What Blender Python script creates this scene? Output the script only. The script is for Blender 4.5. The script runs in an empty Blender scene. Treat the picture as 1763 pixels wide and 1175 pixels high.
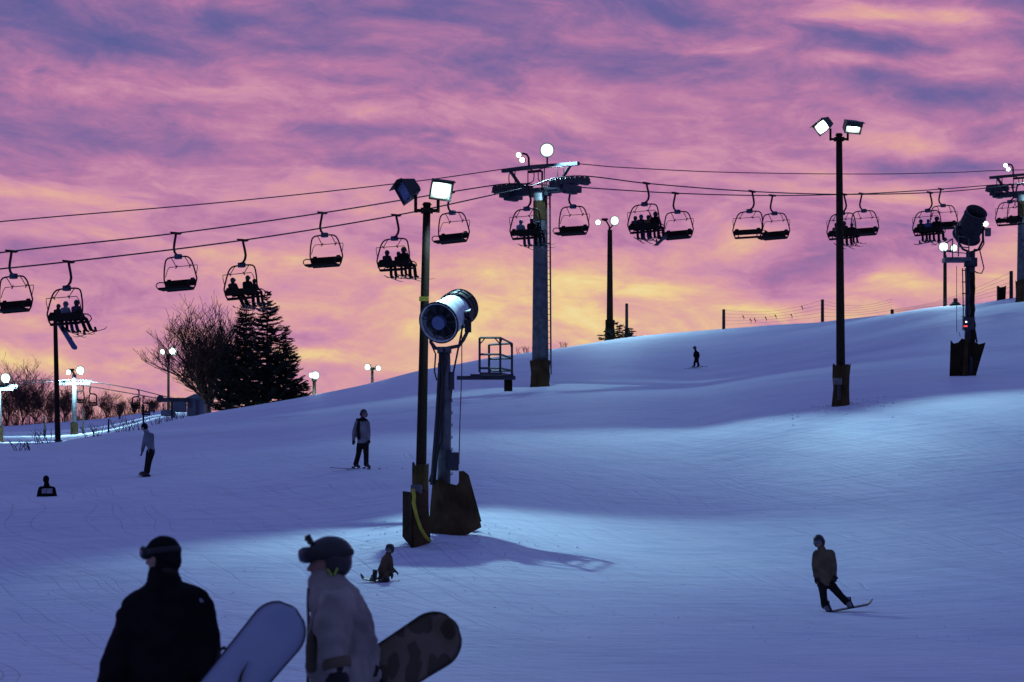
import bpy, bmesh, math, random
import numpy as np
from mathutils import Vector, Matrix, noise

random.seed(7)
PI = math.pi
F = 5000.0; CX = 881.5; HY = 950.0          # focal length in photo pixels, image centre column, eye-level row
SC = bpy.context.scene
COL = SC.collection

def lin(r, g, b):
    f = lambda c: (c/255)/12.92 if c/255 <= .04045 else (((c/255)+.055)/1.055)**2.4
    return (f(r), f(g), f(b), 1)
def P(px, py, Y):
    return Vector(((px-CX)/F*Y, Y, (HY-py)/F*Y))

# ------------------------------------------------------------------ camera
cd = bpy.data.cameras.new('camera'); cam = bpy.data.objects.new('camera', cd); COL.objects.link(cam)
cam.location = (0, 0, 0); cam.rotation_euler = (PI/2, 0, 0)
cd.sensor_width = 36; cd.lens = 36*F/1763; cd.shift_y = (HY-587.5)/1763
cd.clip_start = .1; cd.clip_end = 8000
cd.dof.use_dof = True; cd.dof.focus_distance = 95; cd.dof.aperture_fstop = 6.8
SC.camera = cam
SC.view_settings.view_transform = 'Standard'; SC.view_settings.look = 'None'
SC.view_settings.exposure = 0; SC.view_settings.gamma = 1
try:
    SC.cycles.use_denoising = True; SC.cycles.max_bounces = 5; SC.cycles.diffuse_bounces = 2
    SC.cycles.sample_clamp_indirect = 3
except Exception: pass

# ------------------------------------------------------------------ node helper
class NT:
    def __init__(s, tree): s.t = tree; s.n = tree.nodes; s.l = tree.links
    def set(s, sock, v):
        if isinstance(v, bpy.types.NodeSocket): s.l.new(v, sock)
        elif v is not None: sock.default_value = v
    def m(s, op, a, b=None, c=None, clamp=False):
        n = s.n.new('ShaderNodeMath'); n.operation = op; n.use_clamp = clamp
        s.set(n.inputs[0], a)
        if b is not None: s.set(n.inputs[1], b)
        if c is not None: s.set(n.inputs[2], c)
        return n.outputs[0]
    def xyz(s, x, y, z):
        n = s.n.new('ShaderNodeCombineXYZ')
        for i, v in enumerate((x, y, z)): s.set(n.inputs[i], v)
        return n.outputs[0]
    def noise(s, vec, scale=1., detail=5., rough=.5, dist=0.):
        n = s.n.new('ShaderNodeTexNoise'); s.set(n.inputs['Vector'], vec)
        n.inputs['Scale'].default_value = scale; n.inputs['Detail'].default_value = detail
        n.inputs['Roughness'].default_value = rough; n.inputs['Distortion'].default_value = dist
        return n.outputs['Fac']
    def ramp(s, fac, stops, interp='LINEAR'):
        n = s.n.new('ShaderNodeValToRGB'); s.set(n.inputs[0], fac); e = n.color_ramp.elements
        n.color_ramp.interpolation = interp
        while len(e) < len(stops): e.new(.5)
        for el, (p, c) in zip(e, stops): el.position = p; el.color = c
        return n.outputs[0]
    def mix(s, fac, a, b):
        n = s.n.new('ShaderNodeMix'); n.data_type = 'RGBA'
        s.set(n.inputs[0], fac); s.set(n.inputs[6], a); s.set(n.inputs[7], b)
        return n.outputs[2]

# ------------------------------------------------------------------ sky: dusk, sun already set behind the hill
W = bpy.data.worlds.new('World'); SC.world = W; W.use_nodes = True
t = NT(W.node_tree); t.n.clear()
tc = t.n.new('ShaderNodeTexCoord'); sp = t.n.new('ShaderNodeSeparateXYZ'); t.l.new(tc.outputs['Generated'], sp.inputs[0])
X, Y, Z = sp.outputs
yy = t.m('MAXIMUM', Y, .15)
U = t.m('MULTIPLY', t.m('DIVIDE', X, yy), 5.0)          # thousandths of a "photo pixel" of azimuth from the hill's axis
V = t.m('MULTIPLY', t.m('DIVIDE', Z, yy), 5.0)          # the same for elevation
wv = t.xyz(t.m('MULTIPLY', U, 1.6), t.m('MULTIPLY', V, 4.2), 3.7)
w1 = t.m('SUBTRACT', t.noise(wv, 1., 3.), .5)
w2 = t.m('SUBTRACT', t.noise(t.xyz(t.m('MULTIPLY', U, 1.5), t.m('MULTIPLY', V, 3.5), 9.1), 1., 3.), .5)
Uw = t.m('ADD', U, t.m('MULTIPLY', w1, .34)); Vw = t.m('ADD', V, t.m('MULTIPLY', w2, .13))
Vt = t.m('ADD', Vw, t.m('MULTIPLY', Uw, .07))
n1 = t.m('SUBTRACT', t.noise(t.xyz(t.m('MULTIPLY', Uw, 2.3), t.m('MULTIPLY', Vt, 8.2), 1.3), 1., 9., .6, .25), .5)
n2 = t.m('SUBTRACT', t.noise(t.xyz(t.m('MULTIPLY', Uw, 7.5), t.m('MULTIPLY', Vt, 21.), 5.3), 1., 7., .62, .4), .5)
n3 = t.m('SUBTRACT', t.noise(t.xyz(t.m('MULTIPLY', U, 22.), t.m('MULTIPLY', V, 48.), 2.), 1., 5., .65), .5)
base = t.ramp(t.m('DIVIDE', V, 1.2), [(0, (.66,)*3+(1,)), (.28, (.65,)*3+(1,)), (.36, (.63,)*3+(1,)), (.46, (.57,)*3+(1,)), (.58, (.48,)*3+(1,)), (.78, (.35,)*3+(1,)), (1, (.28,)*3+(1,))])
T = t.m('ADD', base, t.m('MULTIPLY', n1, .68)); T = t.m('ADD', T, t.m('MULTIPLY', n2, .70)); T = t.m('ADD', T, t.m('MULTIPLY', n3, .16))
BLOBS = [  # cloud banks and gaps: azimuth, elevation (photo px), half-sizes, amount
 (215, 82, 150, 30, -.34), (405, 35, 60, 22, -.24), (20, 20, 80, 40, -.28), (55, 232, 110, 24, -.30), (215, 205, 120, 22, -.22), (640, 25, 110, 16, -.16), (810, 112, 120, 18, -.20), (500, 75, 60, 10, -.12),
 (1125, 6, 100, 14, -.28), (1040, 102, 130, 20, -.20), (1495, 82, 110, 17, -.34), (1455, 138, 90, 14, -.26), (1660, 168, 120, 14, -.32), (1745, 45, 40, 22, -.22), (1350, 480, 40, 28, -.16), (1405, 445, 80, 50, -.22), (1570, 440, 130, 34, -.22),
 (1640, 280, 120, 14, -.16), (600, 235, 120, 12, -.14), (550, 285, 120, 12, -.12), (760, 235, 70, 10, -.12), (330, 250, 140, 12, -.12), (1060, 395, 60, 20, -.08), (940, 530, 60, 14, -.10),
 (1600, 32, 180, 18, .30), (1690, 122, 80, 22, .30), (1440, 108, 50, 10, .22), (1520, 236, 110, 13, .28), (1190, 76, 70, 6, .18), (90, 345, 100, 20, .24), (600, 202, 90, 13, .16), (780, 246, 90, 6, .14), (590, 82, 0, 0, 0), (500, 165, 160, 18, .10),
 (1180, 150, 140, 16, .10), (960, 190, 120, 20, .10), (1010, 500, 110, 42, .17), (1150, 500, 150, 26, .18), (1310, 412, 90, 26, .22), (1330, 530, 70, 16, .24), (1585, 490, 60, 18, .26), (1725, 488, 50, 24, .26), (1740, 430, 30, 30, .14),
 (1430, 326, 80, 9, .18), (1290, 300, 110, 10, .12), (1560, 330, 80, 14, .18), (780, 560, 130, 46, .20), (820, 470, 120, 20, .12), (480, 455, 150, 14, .14), (520, 520, 100, 14, .12), (250, 425, 160, 10, .12), (560, 605, 130, 14, .20), (150, 620, 200, 16, .20), (60, 560, 120, 10, .10), (1060, 560, 190, 24, .14)]
BLOBS = [b[:4]+(b[4]*(.8 if b[4] < 0 else .95),) for b in BLOBS if b[2]]
for (bx_, by_, sx, sy, am) in BLOBS:
    cu, cv = (bx_-CX)/1000, (HY-by_)/1000
    a = t.m('MULTIPLY', t.m('SUBTRACT', Uw, cu), 1000/sx); b = t.m('MULTIPLY', t.m('SUBTRACT', Vt, cv+.07*cu), 1000/sy)
    r2 = t.m('ADD', t.m('MULTIPLY', a, a), t.m('MULTIPLY', b, b))
    T = t.m('ADD', T, t.m('MULTIPLY', t.m('EXPONENT', t.m('MULTIPLY', r2, -.7)), am))
cloud = t.ramp(T, [(0, lin(92, 94, 152)), (.16, lin(114, 100, 156)), (.32, lin(148, 110, 160)), (.46, lin(182, 122, 165)), (.58, lin(203, 142, 172)), (.70, lin(219, 158, 164)), (.82, lin(228, 180, 156)), (.93, lin(238, 205, 148)), (1, lin(240, 216, 158))])
# the rest of the dome: deep blue overhead and behind, the sunset only low in front
elev = t.ramp(Z, [(0, lin(106, 102, 161)), (.3, lin(94, 101, 162)), (1, lin(86, 102, 166))])
front = t.m('MULTIPLY', t.ramp(Z, [(.2, (1,)*4), (.36, (0, 0, 0, 1))]), t.ramp(Y, [(.35, (0, 0, 0, 1)), (.8, (1,)*4)]))
skyc = t.mix(front, elev, cloud)
bg = t.n.new('ShaderNodeBackground'); t.l.new(skyc, bg.inputs[0]); bg.inputs[1].default_value = 1.0
wo = t.n.new('ShaderNodeOutputWorld'); t.l.new(bg.outputs[0], wo.inputs[0])
# The sun has set (no sun lamp): what lights the hill are its floodlights, built with their poles below.

# ------------------------------------------------------------------ materials
def mat(name, col, rough=.6, metal=0., bump=0., bscale=20., var=.12, emit=None, es=0., spec=None):
    m = bpy.data.materials.new(name); m.use_nodes = True; k = NT(m.node_tree); b = k.n['Principled BSDF']
    tc = k.n.new('ShaderNodeTexCoord'); o = tc.outputs['Object']
    c = tuple(col[:3])+(1,)
    nz = k.noise(o, bscale*.35, 4.)
    lo = tuple(x*(1-var*1.6) for x in c[:3])+(1,); hi = tuple(min(1, x*(1+var)) for x in c[:3])+(1,)
    k.l.new(k.ramp(nz, [(.3, lo), (.7, hi)]), b.inputs['Base Color'])
    b.inputs['Roughness'].default_value = rough; b.inputs['Metallic'].default_value = metal
    if spec is not None: b.inputs['Specular IOR Level'].default_value = spec
    if bump:
        bn = k.n.new('ShaderNodeBump'); bn.inputs['Strength'].default_value = bump; bn.inputs['Distance'].default_value = .02
        k.l.new(k.noise(o, bscale, 5.), bn.inputs['Height']); k.l.new(bn.outputs[0], b.inputs['Normal'])
    if emit: b.inputs['Emission Color'].default_value = emit; b.inputs['Emission Strength'].default_value = es
    return m
M = {}
M['pole'] = mat('pole_paint', (.020, .013, .008), .75, 0, .2, 30, spec=.15)
M['steel'] = mat('galvanised_steel', (.11, .115, .13), .6, .3, .15, 12, .25)
M['steel_dark'] = mat('dark_steel', (.035, .04, .055), .5, .3, .1, 14, .25)
M['chair_metal'] = mat('chair_tube', (.028, .014, .016), .6, 0, spec=.2)
M['chair_box'] = mat('grip_box_paint', (.04, .06, .11), .5, .2)
M['seat'] = mat('seat_vinyl', (.014, .010, .006), .75, spec=.15)
M['rope'] = mat('wire_rope', (.06, .04, .05), .5, .4)
M['mat_brown'] = mat('padding_canvas', (.062, .038, .017), .85, 0, .9, 6, .35, spec=.1)
M['mat_dark'] = mat('padding_dark', (.024, .016, .008), .85, 0, .9, 6, .35, spec=.1)
M['rubber'] = mat('rubber', (.012, .012, .012), .7)
M['yellow'] = mat('yellow_strap', (.45, .42, .03), .6, 0, .3, 20)
M['gun_white'] = None
M['gun_dark'] = mat('gun_dark', (.015, .015, .017), .45, .3)
M['hub'] = mat('hub_plate', (.1, .14, .3), .5)
M['hose'] = mat('hose', (.013, .013, .015), .6)
M['black'] = mat('black_cloth', (.006, .006, .006), .9, 0, .35, 14, .3, spec=.15)
M['charcoal'] = mat('charcoal_cloth', (.022, .02, .017), .9, 0, .4, 14, .3, spec=.2)
M['trouser_black'] = mat('trouser_black', (.012, .011, .010), .9, 0, .4, 14, .3, spec=.2)
M['grey_blue'] = mat('greyblue_cloth', (.16, .19, .22), .85, 0, .6, 9, .3)
M['pale_jacket'] = mat('pale_cloth', (.19, .19, .20), .85, 0, .9, 8, .4)
M['fg_jacket'] = mat('shell_jacket', (.27, .24, .205), .85, 0, 1., 9, .35)
M['fg_trim'] = mat('jacket_trim', (.10, .078, .045), .85, 0, .6, 8, .3)
M['brown_cloth'] = mat('brown_cloth', (.085, .05, .022), .9, 0, .5, 14, .3)
M['olive'] = mat('olive_cloth', (.10, .078, .04), .9, 0, .5, 14, .3)
M['blue_cloth'] = mat('blue_cloth', (.035, .06, .16), .85, 0, .4, 14, .3)
M['panel_cloth'] = mat('panel_cloth', (.3, .3, .36), .85)
M['purple_cloth'] = mat('plum_cloth', (.04, .025, .045), .9)
M['helmet'] = mat('helmet_shell', (.012, .011, .010), .38)
M['helmet_blue'] = mat('helmet_blue', (.05, .07, .16), .4)
M['helmet_red'] = mat('helmet_brown', (.04, .02, .016), .4)
M['lens'] = mat('goggle_lens', (.09, .1, .14), .12)
M['skin'] = mat('skin', (.30, .17, .115), .6, 0, .1, 30, .1)
M['hair'] = mat('hair', (.02, .012, .008), .8)
M['glove'] = mat('glove_cloth', (.008, .008, .008), .85)
M['boot'] = mat('boot', (.02, .02, .025), .6)
M['boot_pale'] = mat('boot_pale', (.12, .12, .16), .6)
M['board_blue'] = mat('board_base_blue', (.31, .37, .46), .45, 0, .05, 3, .12)
M['board_dark'] = mat('board_dark', (.016, .016, .02), .4)
M['board_lblue'] = mat('board_blue_topsheet', (.06, .1, .25), .4)
M['edge'] = mat('board_edge', (.03, .03, .04), .3, .8)
M['bark'] = mat('bark', (.028, .02, .018), .9, 0, .5, 6, .3)
M['twig_red'] = mat('twig_bark', (.085, .04, .026), .9)
M['needles'] = mat('needles', (.014, .018, .010), .9, 0, 0, 3, .5)
M['wood_post'] = mat('weathered_wood', (.035, .027, .02), .9, 0, .5, 8, .3)
M['mesh_net'] = mat('fence_wire', (.05, .04, .05), .6)
M['wall_blue'] = mat('shed_panel', (.13, .17, .2), .7, 0, .2, 2, .2)
M['roof_snow'] = mat('roof_snow', (.6, .66, .75), .8)
M['glass_dark'] = mat('window_glass', (.03, .04, .06), .1)
M['tyre'] = mat('sheave_rubber', (.02, .02, .022), .55)
M['lamp_hood'] = mat('lamp_hood', (.012, .012, .012), .5)
M['lamp_off'] = mat('lamp_glass_unlit', (.10, .14, .28), .2)
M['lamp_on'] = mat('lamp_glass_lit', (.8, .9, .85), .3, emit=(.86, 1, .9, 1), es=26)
def glass_glow():       # hot centre, emission faded to a greenish rim: soft glow painted into the glass
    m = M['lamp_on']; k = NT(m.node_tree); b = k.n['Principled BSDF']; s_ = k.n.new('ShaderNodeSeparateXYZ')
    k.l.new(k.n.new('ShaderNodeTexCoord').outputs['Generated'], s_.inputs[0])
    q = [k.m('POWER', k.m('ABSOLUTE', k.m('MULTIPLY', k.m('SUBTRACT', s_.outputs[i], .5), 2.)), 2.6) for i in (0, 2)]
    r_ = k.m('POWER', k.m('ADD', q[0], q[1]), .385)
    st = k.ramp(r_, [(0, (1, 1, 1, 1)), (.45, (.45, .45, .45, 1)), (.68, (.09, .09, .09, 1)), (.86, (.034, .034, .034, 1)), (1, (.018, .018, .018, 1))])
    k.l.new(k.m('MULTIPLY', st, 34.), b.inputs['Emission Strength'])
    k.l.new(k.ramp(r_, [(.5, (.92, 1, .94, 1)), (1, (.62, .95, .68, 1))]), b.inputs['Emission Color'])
glass_glow()
M['red_led'] = mat('red_display', (.5, .03, .03), .4, emit=(1, .08, .08, 1), es=1.6)
M['white_led'] = mat('white_indicator', (.8, .8, .8), .4, emit=(1, 1, 1, 1), es=3)

def snow_barrel():     # white painted barrel, frost sticking to it, dark scuffs
    m = bpy.data.materials.new('barrel_paint'); m.use_nodes = True; k = NT(m.node_tree); b = k.n['Principled BSDF']
    o = k.n.new('ShaderNodeTexCoord').outputs['Object']
    f = k.ramp(k.noise(o, 3.2, 4., .6), [(.30, (0, 0, 0, 1)), (.36, (1,)*4)])
    f2 = k.ramp(k.noise(o, 9., 3.), [(.32, (.55,)*3+(1,)), (.55, (1,)*4)])
    c = k.mix(f, (.10, .14, .2, 1), (.7, .78, .8, 1)); n = k.mix(f2, (.3, .36, .45, 1), c)
    k.l.new(n, b.inputs['Base Color']); b.inputs['Roughness'].default_value = .55
    return m
M['gun_white'] = snow_barrel()

def camo_board():
    m = bpy.data.materials.new('patterned_board'); m.use_nodes = True; k = NT(m.node_tree); b = k.n['Principled BSDF']
    o = k.n.new('ShaderNodeTexCoord').outputs['Object']
    sp_ = k.n.new('ShaderNodeSeparateXYZ'); k.l.new(o, sp_.inputs[0]); wob = k.m('MULTIPLY', k.noise(o, 7., 2.), .10)
    v = k.n.new('ShaderNodeTexVoronoi'); v.voronoi_dimensions = '2D'; k.l.new(k.xyz(k.m('ADD', k.m('MULTIPLY', sp_.outputs[0], 9.5), k.m('MULTIPLY', wob, 9.)), k.m('ADD', k.m('MULTIPLY', sp_.outputs[2], 5.6), k.m('MULTIPLY', wob, 6.)), 0), v.inputs['Vector']); v.inputs['Scale'].default_value = 1.0
    f = k.ramp(v.outputs['Distance'], [(.33, (1,)*4), (.38, (0, 0, 0, 1))])
    nz = k.noise(o, 6, 3.)
    c = k.mix(f, k.ramp(nz, [(.3, (.13, .10, .06, 1)), (.7, (.17, .13, .08, 1))]), (.06, .042, .02, 1))
    k.l.new(c, b.inputs['Base Color']); b.inputs['Roughness'].default_value = .5
    return m
M['camo'] = camo_board()

def snow_mat():
    m = bpy.data.materials.new('groomed_snow'); m.use_nodes = True; k = NT(m.node_tree); b = k.n['Principled BSDF']
    o = k.n.new('ShaderNodeTexCoord').outputs['Object']
    s = k.n.new('ShaderNodeSeparateXYZ'); k.l.new(o, s.inputs[0]); x, y, z = s.outputs
    # direction of travel across the fall line: streaks, tracks and chatter
    a = k.m('ADD', k.m('MULTIPLY', x, .95), k.m('MULTIPLY', y, .30)); c = k.m('SUBTRACT', k.m('MULTIPLY', y, .95), k.m('MULTIPLY', x, .30))
    n1 = k.noise(k.xyz(k.m('MULTIPLY', a, .5), k.m('MULTIPLY', c, 2.2), 0), 1., 7., .62)
    n2 = k.noise(k.xyz(k.m('MULTIPLY', a, .22), k.m('MULTIPLY', c, 6.5), 4.), 1., 5., .6)
    n3 = k.noise(o, .12, 4., .5)
    big = k.noise(o, .9, 6., .6)
    # curved ski and board tracks
    def tracks(ang, sc, seed):
        ca, sa = math.cos(ang), math.sin(ang)
        u = k.m('ADD', k.m('MULTIPLY', x, ca), k.m('MULTIPLY', y, sa)); v = k.m('SUBTRACT', k.m('MULTIPLY', y, ca), k.m('MULTIPLY', x, sa))
        vv = k.m('ADD', v, k.m('MULTIPLY', k.noise(k.xyz(k.m('MULTIPLY', u, .06), k.m('MULTIPLY', v, .1), seed), 1., 2.), 5.))
        w = k.noise(k.xyz(k.m('MULTIPLY', u, .015), k.m('MULTIPLY', vv, sc), seed), 1., 2., .7)
        return k.ramp(w, [(.485, (0, 0, 0, 1)), (.5, (1,)*4), (.515, (0, 0, 0, 1))])
    tr = k.m('ADD', tracks(.55, 1.1, 1.), k.m('ADD', tracks(-.9, .8, 2.), tracks(1.9, .9, 7.)))
    h = k.m('ADD', k.m('MULTIPLY', n1, 1.0), k.m('MULTIPLY', n2, .5))
    h = k.m('ADD', h, k.m('MULTIPLY', big, .8)); h = k.m('SUBTRACT', h, k.m('MULTIPLY', tr, .16))
    bn = k.n.new('ShaderNodeBump'); bn.inputs['Strength'].default_value = 1.; bn.inputs['Distance'].default_value = .15
    k.l.new(h, bn.inputs['Height']); k.l.new(bn.outputs[0], b.inputs['Normal'])
    f = k.m('ADD', k.m('MULTIPLY', n1, .6), k.m('MULTIPLY', n3, .4))
    k.l.new(k.ramp(f, [(.32, (.56, .64, .78, 1)), (.5, (.74, .81, .9, 1)), (.68, (.85, .9, .95, 1))]), b.inputs['Base Color'])
    b.inputs['Roughness'].default_value = .62; b.inputs['Specular IOR Level'].default_value = .3
    return m
M['snow'] = snow_mat()

# ------------------------------------------------------------------ mesh builder
class MB:
    def __init__(s): s.v = []; s.f = []
    def add(s, vs, fs):
        o = len(s.v); s.v += [tuple(v) for v in vs]; s.f += [tuple(i+o for i in f) for f in fs]; return s
    def box(s, c, size, R=None, taper=1.):
        c = Vector(c); hx, hy, hz = [q/2 for q in size]; vs = []
        for sz in (-1, 1):
            k = taper if sz > 0 else 1
            for sx, sy in ((-1, -1), (1, -1), (1, 1), (-1, 1)):
                p = Vector((sx*hx*k, sy*hy*k, sz*hz)); vs.append(c+(R @ p if R else p))
        return s.add(vs, [(3, 2, 1, 0), (4, 5, 6, 7), (0, 1, 5, 4), (1, 2, 6, 5), (2, 3, 7, 6), (3, 0, 4, 7)])
    def tube(s, pts, r, n=6, closed=False, side=None, flat=1.):
        pts = [Vector(p) for p in pts]; m = len(pts)
        rr = r if isinstance(r, (list, tuple)) else [r]*m
        vs = []; prev = None
        for i, p in enumerate(pts):
            a = pts[i-1] if (i or closed) else p; b = pts[(i+1) % m] if (i < m-1 or closed) else p
            tg = (b-a); tg = tg.normalized() if tg.length > 1e-9 else Vector((0, 0, 1))
            ref = Vector(side) if side is not None else (prev if prev is not None else (Vector((0, 0, 1)) if abs(tg.z) < .9 else Vector((1, 0, 0))))
            w = ref-tg*ref.dot(tg)
            if w.length < 1e-6: w = tg.orthogonal()
            w.normalize(); prev = w; u = tg.cross(w)
            for k in range(n):
                A = 2*PI*k/n; vs.append(p+w*math.cos(A)*rr[i]+u*math.sin(A)*rr[i]*flat)
        fs = []
        for i in range(m if closed else m-1):
            j = (i+1) % m
            for k in range(n):
                l = (k+1) % n; fs.append((i*n+k, i*n+l, j*n+l, j*n+k))
        if not closed: fs += [tuple(range(n-1, -1, -1)), tuple((m-1)*n+k for k in range(n))]
        return s.add(vs, fs)
    def limb(s, pts, rads, side=(1, 0, 0), flat=1., n=10):      # tapered, rounded ends
        pts = [Vector(p) for p in pts]; rads = list(rads)
        d0 = (pts[0]-pts[1]).normalized(); d1 = (pts[-1]-pts[-2]).normalized()
        P2 = [pts[0]+d0*rads[0]*.9, pts[0]+d0*rads[0]*.55]+pts+[pts[-1]+d1*rads[-1]*.55, pts[-1]+d1*rads[-1]*.9]
        R2 = [rads[0]*.35, rads[0]*.82]+rads+[rads[-1]*.82, rads[-1]*.35]
        return s.tube(P2, R2, n, side=side, flat=flat)
    def ell(s, c, r, R=None, nu=14, nv=9, z0=-1., z1=1.):       # ellipsoid, may be cut between z0 and z1
        c = Vector(c); vs = []; fs = []
        a0, a1 = math.asin(max(-1, z0)), math.asin(min(1, z1))
        for j in range(nv+1):
            a = a0+(a1-a0)*j/nv
            for i in range(nu):
                b = 2*PI*i/nu; p = Vector((r[0]*math.cos(a)*math.cos(b), r[1]*math.cos(a)*math.sin(b), r[2]*math.sin(a)))
                vs.append(c+(R @ p if R else p))
        for j in range(nv):
            for i in range(nu):
                k = (i+1) % nu; fs.append((j*nu+i, j*nu+k, (j+1)*nu+k, (j+1)*nu+i))
        fs += [tuple(range(nu-1, -1, -1)), tuple(nv*nu+i for i in range(nu))]
        return s.add(vs, fs)
    def lathe(s, c, axis, prof, n=28, caps=True):               # prof: (distance along axis, radius)
        c = Vector(c); ax = Vector(axis).normalized(); w = ax.orthogonal().normalized(); u = ax.cross(w); vs = []; fs = []
        for (d, r) in prof:
            for k in range(n):
                A = 2*PI*k/n; vs.append(c+ax*d+(w*math.cos(A)+u*math.sin(A))*r)
        m = len(prof)
        for i in range(m-1):
            for k in range(n):
                l = (k+1) % n; fs.append((i*n+k, i*n+l, (i+1)*n+l, (i+1)*n+k))
        if caps: fs += [tuple(range(n-1, -1, -1)), tuple((m-1)*n+k for k in range(n))]
        return s.add(vs, fs)
    def ring(s, c, axis, R, r, n=28, k=6):
        c = Vector(c); ax = Vector(axis).normalized(); w = ax.orthogonal().normalized(); u = ax.cross(w)
        return s.tube([c+(w*math.cos(2*PI*i/n)+u*math.sin(2*PI*i/n))*R for i in range(n)], r, k, closed=True)
    def build(s, name, m, parent=None, smooth=False, bevel=0.):
        me = bpy.data.meshes.new(name); off = origin(parent)
        me.from_pydata([(v[0]-off.x, v[1]-off.y, v[2]-off.z) for v in s.v], [], s.f); me.validate()
        bm = bmesh.new(); bm.from_mesh(me); bmesh.ops.recalc_face_normals(bm, faces=bm.faces)
        if bevel: bmesh.ops.bevel(bm, geom=list(bm.edges), offset=bevel, segments=1, affect='EDGES')
        bm.to_mesh(me); bm.free()
        if smooth: me.polygons.foreach_set('use_smooth', [True]*len(me.polygons))
        me.materials.append(m if not isinstance(m, str) else M[m])
        o = bpy.data.objects.new(name, me); COL.objects.link(o)
        if parent is not None: o.parent = parent
        return o

ORG = {}
def origin(o):
    while o is not None and o.parent is not None: o = o.parent
    return ORG.get(o.name, Vector((0, 0, 0))) if o is not None else Vector((0, 0, 0))
def tag(o, label=None, cat=None, group=None, kind=None):
    if label: o['label'] = label
    if cat: o['category'] = cat
    if group: o['group'] = group
    if kind: o['kind'] = kind
    return o
def thing(name, label, cat, loc, group=None):
    o = bpy.data.objects.new(name, None); COL.objects.link(o); o.location = loc; o.empty_display_size = .2
    ORG[o.name] = Vector(loc)
    return tag(o, label, cat, group)
def copy_tree(o, parent=None):
    c = o.copy(); COL.objects.link(c)
    if parent is not None: c.parent = parent
    for ch in list(o.children): copy_tree(ch, c)
    return c
def solo(mb, name, m, label, cat, group=None, loc=None, smooth=False, kind=None, bevel=0.):
    """a thing that is one mesh, its origin at loc"""
    loc = Vector(loc) if loc is not None else Vector(mb.v[0])
    mb.v = [(v[0]-loc.x, v[1]-loc.y, v[2]-loc.z) for v in mb.v]
    o = mb.build(name, m, None, smooth, bevel); o.location = loc
    ORG[o.name] = loc
    return tag(o, label, cat, group, kind)

TMP = {}
def fuse(name, mb, m, parent, voxel=.03, it=2, wrinkle=0.):
    """merge overlapping limbs into ONE continuous skin (voxel remesh + smoothing)"""
    off = origin(parent)
    me = bpy.data.meshes.new('tmp'); me.from_pydata([(v[0]-off.x, v[1]-off.y, v[2]-off.z) for v in mb.v], [], mb.f)
    bm = bmesh.new(); bm.from_mesh(me); bmesh.ops.recalc_face_normals(bm, faces=bm.faces); bm.to_mesh(me); bm.free()
    o = bpy.data.objects.new('tmp', me); COL.objects.link(o)
    r = o.modifiers.new('r', 'REMESH'); r.mode = 'VOXEL'; r.voxel_size = voxel; r.use_smooth_shade = True
    s = o.modifiers.new('s', 'SMOOTH'); s.factor = .5; s.iterations = it
    if wrinkle:
        tx = TMP.get('w')
        if tx is None:
            tx = TMP['w'] = bpy.data.textures.new('folds', 'CLOUDS'); tx.noise_scale = .11; tx.noise_depth = 2
        d = o.modifiers.new('d', 'DISPLACE'); d.texture = tx; d.strength = wrinkle; d.mid_level = .5
        if voxel < .018:
            ty = TMP.get('b')
            if ty is None: ty = TMP['b'] = bpy.data.textures.new('creases', 'WOOD'); ty.wood_type = 'BANDNOISE'; ty.noise_scale = .16; ty.turbulence = 9
            e = o.modifiers.new('e', 'DISPLACE'); e.texture = ty; e.strength = wrinkle*.45; e.mid_level = .5
    dg = bpy.context.evaluated_depsgraph_get(); ev = o.evaluated_get(dg)
    me2 = bpy.data.meshes.new_from_object(ev); me2.name = name
    bpy.data.objects.remove(o); bpy.data.meshes.remove(me)
    me2.materials.clear(); me2.materials.append(M[m]); me2.polygons.foreach_set('use_smooth', [True]*len(me2.polygons))
    q = bpy.data.objects.new(name, me2); COL.objects.link(q); q.parent = parent
    return q

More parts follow.
